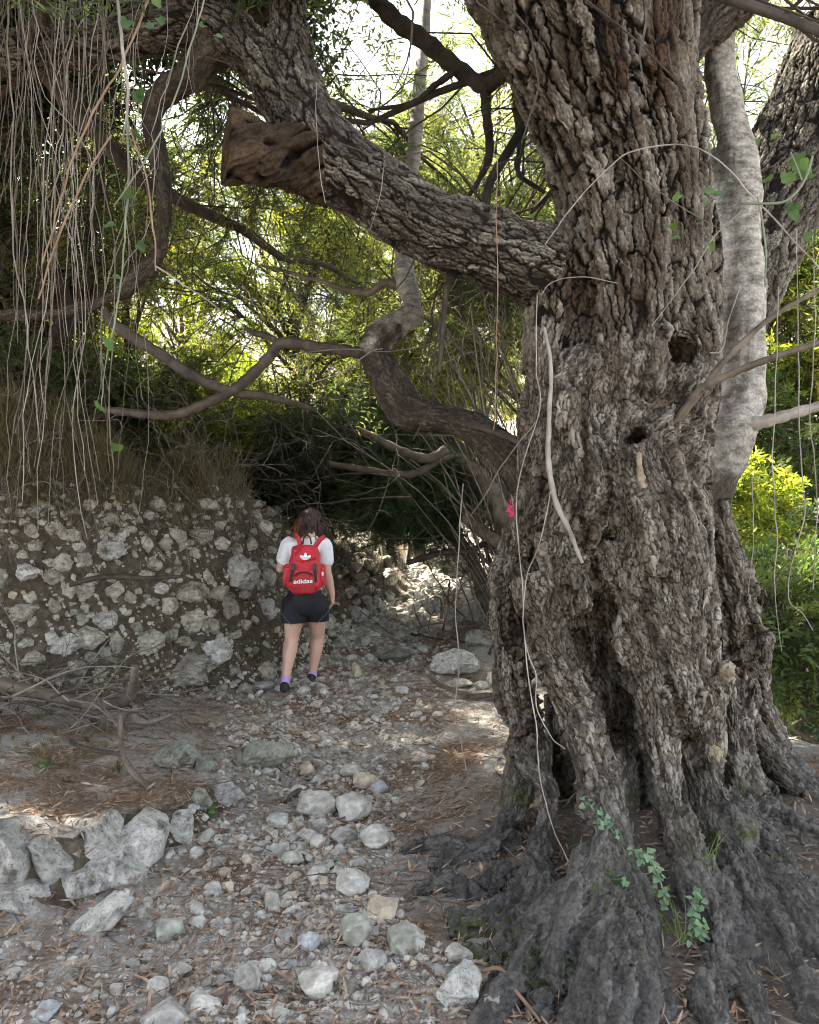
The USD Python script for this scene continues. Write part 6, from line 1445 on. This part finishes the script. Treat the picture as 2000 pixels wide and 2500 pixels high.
# dead sticks
for lab, m_, pts in (
    ('long grey dead branch lying along the foot of the bank, turned up at its end', 'twig_brown', [(0, 1668, 5.35, 16), (90, 1690, 5.35, 15), (180, 1712, 5.35, 15), (260, 1720, 5.35, 14), (305, 1712, 5.35, 14), (325, 1680, 5.3, 13), (328, 1625, 5.25, 9)]),
    ('upright thin stick with a sawn pale tip standing among the litter', 'twig_brown', [(294, 1742, 4.2, 6), (296, 1800, 4.15, 6), (302, 1840, 4.1, 7), (325, 1885, 4.05, 8), (370, 1930, 4.0, 8), (428, 1966, 3.95, 7)]),
    ('dark stick running left from the upright stick', 'twig_dark', [(302, 1840, 4.1, 6), (250, 1836, 4.2, 6), (200, 1825, 4.25, 6), (170, 1808, 4.3, 5)]),
    ('short curl of bleached wood at the foot of the bank', 'twig_pale', [(330, 1725, 5.3, 5), (332, 1750, 5.25, 7), (350, 1762, 5.2, 7), (385, 1757, 5.2, 6), (430, 1740, 5.2, 4)]),
    ('dark branch stuck across the stones of the bank', 'twig_dark', [(170, 1428, 6.3, 5), (230, 1412, 6.25, 7), (290, 1407, 6.2, 7), (360, 1412, 6.25, 6), (440, 1408, 6.35, 4)]),
    ('bent brown root lying in front of the white pitted boulder', 'twig_brown', [(1036, 1632, 7.0, 5), (1065, 1665, 6.7, 6), (1105, 1685, 6.55, 7), (1150, 1700, 6.4, 7), (1190, 1698, 6.4, 7), (1235, 1700, 6.3, 5)]),
    ('dry twig lying on the litter between oval boulder and wedge rocks', 'twig_brown', [(690, 1955, 4.3, 6), (735, 1930, 4.45, 6), (775, 1912, 4.55, 5)]),
    ('reddish thin stem leaning on the roots at the bottom', 'twig_red', [(1175, 2370, 2.62, 5), (1220, 2365, 2.6, 5), (1250, 2410, 2.55, 5), (1320, 2500, 2.45, 4)]),
    ('dark rib of dead wood arching over the big far boulder', 'twig_dark', [(995, 1375, 8.8, 6), (1040, 1360, 8.8, 8), (1090, 1350, 8.7, 7), (1150, 1345, 8.6, 7), (1180, 1330, 8.6, 7), (1230, 1345, 8.5, 6)]),
    ('stout brown stem leaning left beside the trunk, holding the dark bush', 'twig_brown', [(1290, 1400, 8.4, 34), (1262, 1330, 8.4, 30), (1225, 1250, 8.5, 25), (1180, 1170, 8.6, 20), (1120, 1120, 8.8, 15), (1050, 1100, 9.0, 10)]),
    ('fallen brown bough sloping down to the trunk behind the strands', 'twig_brown', [(1130, 1265, 8.6, 9), (1165, 1290, 8.5, 13), (1210, 1320, 8.4, 15), (1260, 1345, 8.3, 15)]),
    ('long bare bough curving across below the bent limb', 'twig_dark', [(880, 1050, 7.6, 6), (930, 1075, 7.6, 9), (990, 1105, 7.6, 11), (1050, 1118, 7.6, 12), (1090, 1095, 7.6, 10)]),
    ('second bare bough sweeping low over the dark bush', 'twig_dark', [(800, 1130, 8.2, 6), (880, 1145, 8.2, 8), (960, 1158, 8.2, 9), (1020, 1155, 8.2, 9), (1070, 1125, 8.2, 8), (1110, 1110, 8.2, 7)])):
    c, rad = pxline(pts, 6)
    put(None, 'dead_branch', tubes(wob(c, 0.02, 6, 91), rad * (1 + 0.1 * np.sin(np.arange(len(rad)) * 1.7)), 8), MT[m_], True, lab, 'branch')
# mint-like sprigs on the roots
for k, (lab, pts) in enumerate((('grey-green sprig at the lip of the left hollow', [(1430, 1958, 3.1, 3), (1450, 1975, 3.08, 3), (1475, 2000, 3.05, 2.5), (1500, 2035, 3.02, 2)]),
                                ('leafy sprig in the central cleft of the roots', [(1545, 2075, 2.95, 2), (1580, 2090, 2.93, 3), (1605, 2130, 2.9, 3), (1620, 2180, 2.88, 3), (1625, 2220, 2.86, 2.5)]),
                                ('small sprig left of the leafy cleft sprig', [(1515, 2145, 2.9, 2), (1530, 2170, 2.88, 2), (1535, 2195, 2.87, 2)]),
                                ('lowest sprig on the right of the cleft', [(1705, 2175, 2.85, 2), (1690, 2210, 2.82, 3), (1700, 2245, 2.8, 3), (1715, 2270, 2.78, 3), (1690, 2290, 2.76, 2)]))):
    t_ = thing('leafy_sprig', lab, 'plant'); c, rad = pxline(pts, 5)
    put(t_, 'stem', tubes(c, rad * 0.6, 5), MT['twig_green'], True)
    r = np.random.default_rng(820 + k)
    for q in range(len(c)):
        for z in range(3 if k != 2 else 2): put_leaf(t_, c[q] + r.normal(size=3) * 0.012, r.uniform(0.016, 0.028), 830 + q * 7 + z + 100 * k, 'sprig_leaf')
g = np.array([P(1700, 2130, 3.0), P(1712, 2140, 2.98), P(1420, 2100, 3.3), P(1400, 2090, 3.35), P(1640, 2290, 2.7), P(1660, 2310, 2.68), P(1810, 1945, 3.5)])
grass('root_grass', 'thin green grass tufts growing between the roots', g, 840, 'green_grass', 0.14, wid=0.003, blades=9)
# bright blossoms behind the trunk, fern frond, lone seedlings
fl = thing('pink_blossom', 'bright pink blossoms hanging behind the left edge of the trunk', 'flower')
r = np.random.default_rng(850)
for k in range(16):
    m_ = vine_leaf(0.055, 850 + k)
    x = unit(r.normal(size=3)); y = unit(np.cross(r.normal(size=3), x)); z = np.cross(x, y)
    put(fl, 'petal', (m_[0] @ np.stack([x, y, z]) + P(1252, 1245, 7.4) + r.normal(size=3) * [0.03, 0.03, 0.05], m_[1]), MT['petal'], True)
c, rad = pxline([(1245, 1180, 7.4, 2), (1250, 1215, 7.4, 2), (1253, 1250, 7.4, 2)], 4); put(fl, 'stem', tubes(c, rad, 5), MT['twig_green'], True)
for k, (px, py, lab) in enumerate(((243, 2112, 'single green seedling at the corner of the rock ledge'), (105, 1870, 'green seedling in the shade by the brushwood'), (510, 1990, 'tiny green seedling under the blocky white rock'))):
    g = hit(px, py + 8)[0]; t_ = thing('seedling', lab, 'plant')
    put(t_, 'stem', tubes(np.array([g, g + [0, 0, 0.03]]), np.array([0.002, 0.0015]), 5), MT['twig_green'], True)
    for q in range(5): put_leaf(t_, g + [0.0, -0.01, 0.03 + 0.004 * q], 0.035, 870 + 10 * k + q)
# twigs lying in the litter
r = np.random.default_rng(900)
y = 2.0 + 5.2 * r.random(420) ** 1.4; x = path_x(y) + r.normal(size=420) * 1.0; ok = (along(BANK, BANK_H, x, y)[0] < 0.4) & (np.abs(x) < 2.8); x, y = x[ok], y[ok]
p0 = np.stack([x, y, ground_z(x, y) + 0.008], 1); a = r.uniform(0, 6.28, len(x))
q3 = curves(p0, np.stack([np.cos(a), np.sin(a), r.normal(size=len(x)) * 0.05], 1), r.uniform(0.05, 0.22, len(x)), 4, r, 0.12, 0.0)
q3[..., 2] = np.maximum(q3[..., 2], ground_z(q3[..., 0], q3[..., 1]) + 0.004)
put(None, 'fallen_twigs', tubes(q3, np.linspace(0.0025, 0.0012, 4)[None] * r.uniform(0.6, 1.6, (len(x), 1)), 4), MT['twig_brown'], True, 'small broken twigs strewn over the leaf litter', 'twigs', kind='stuff')
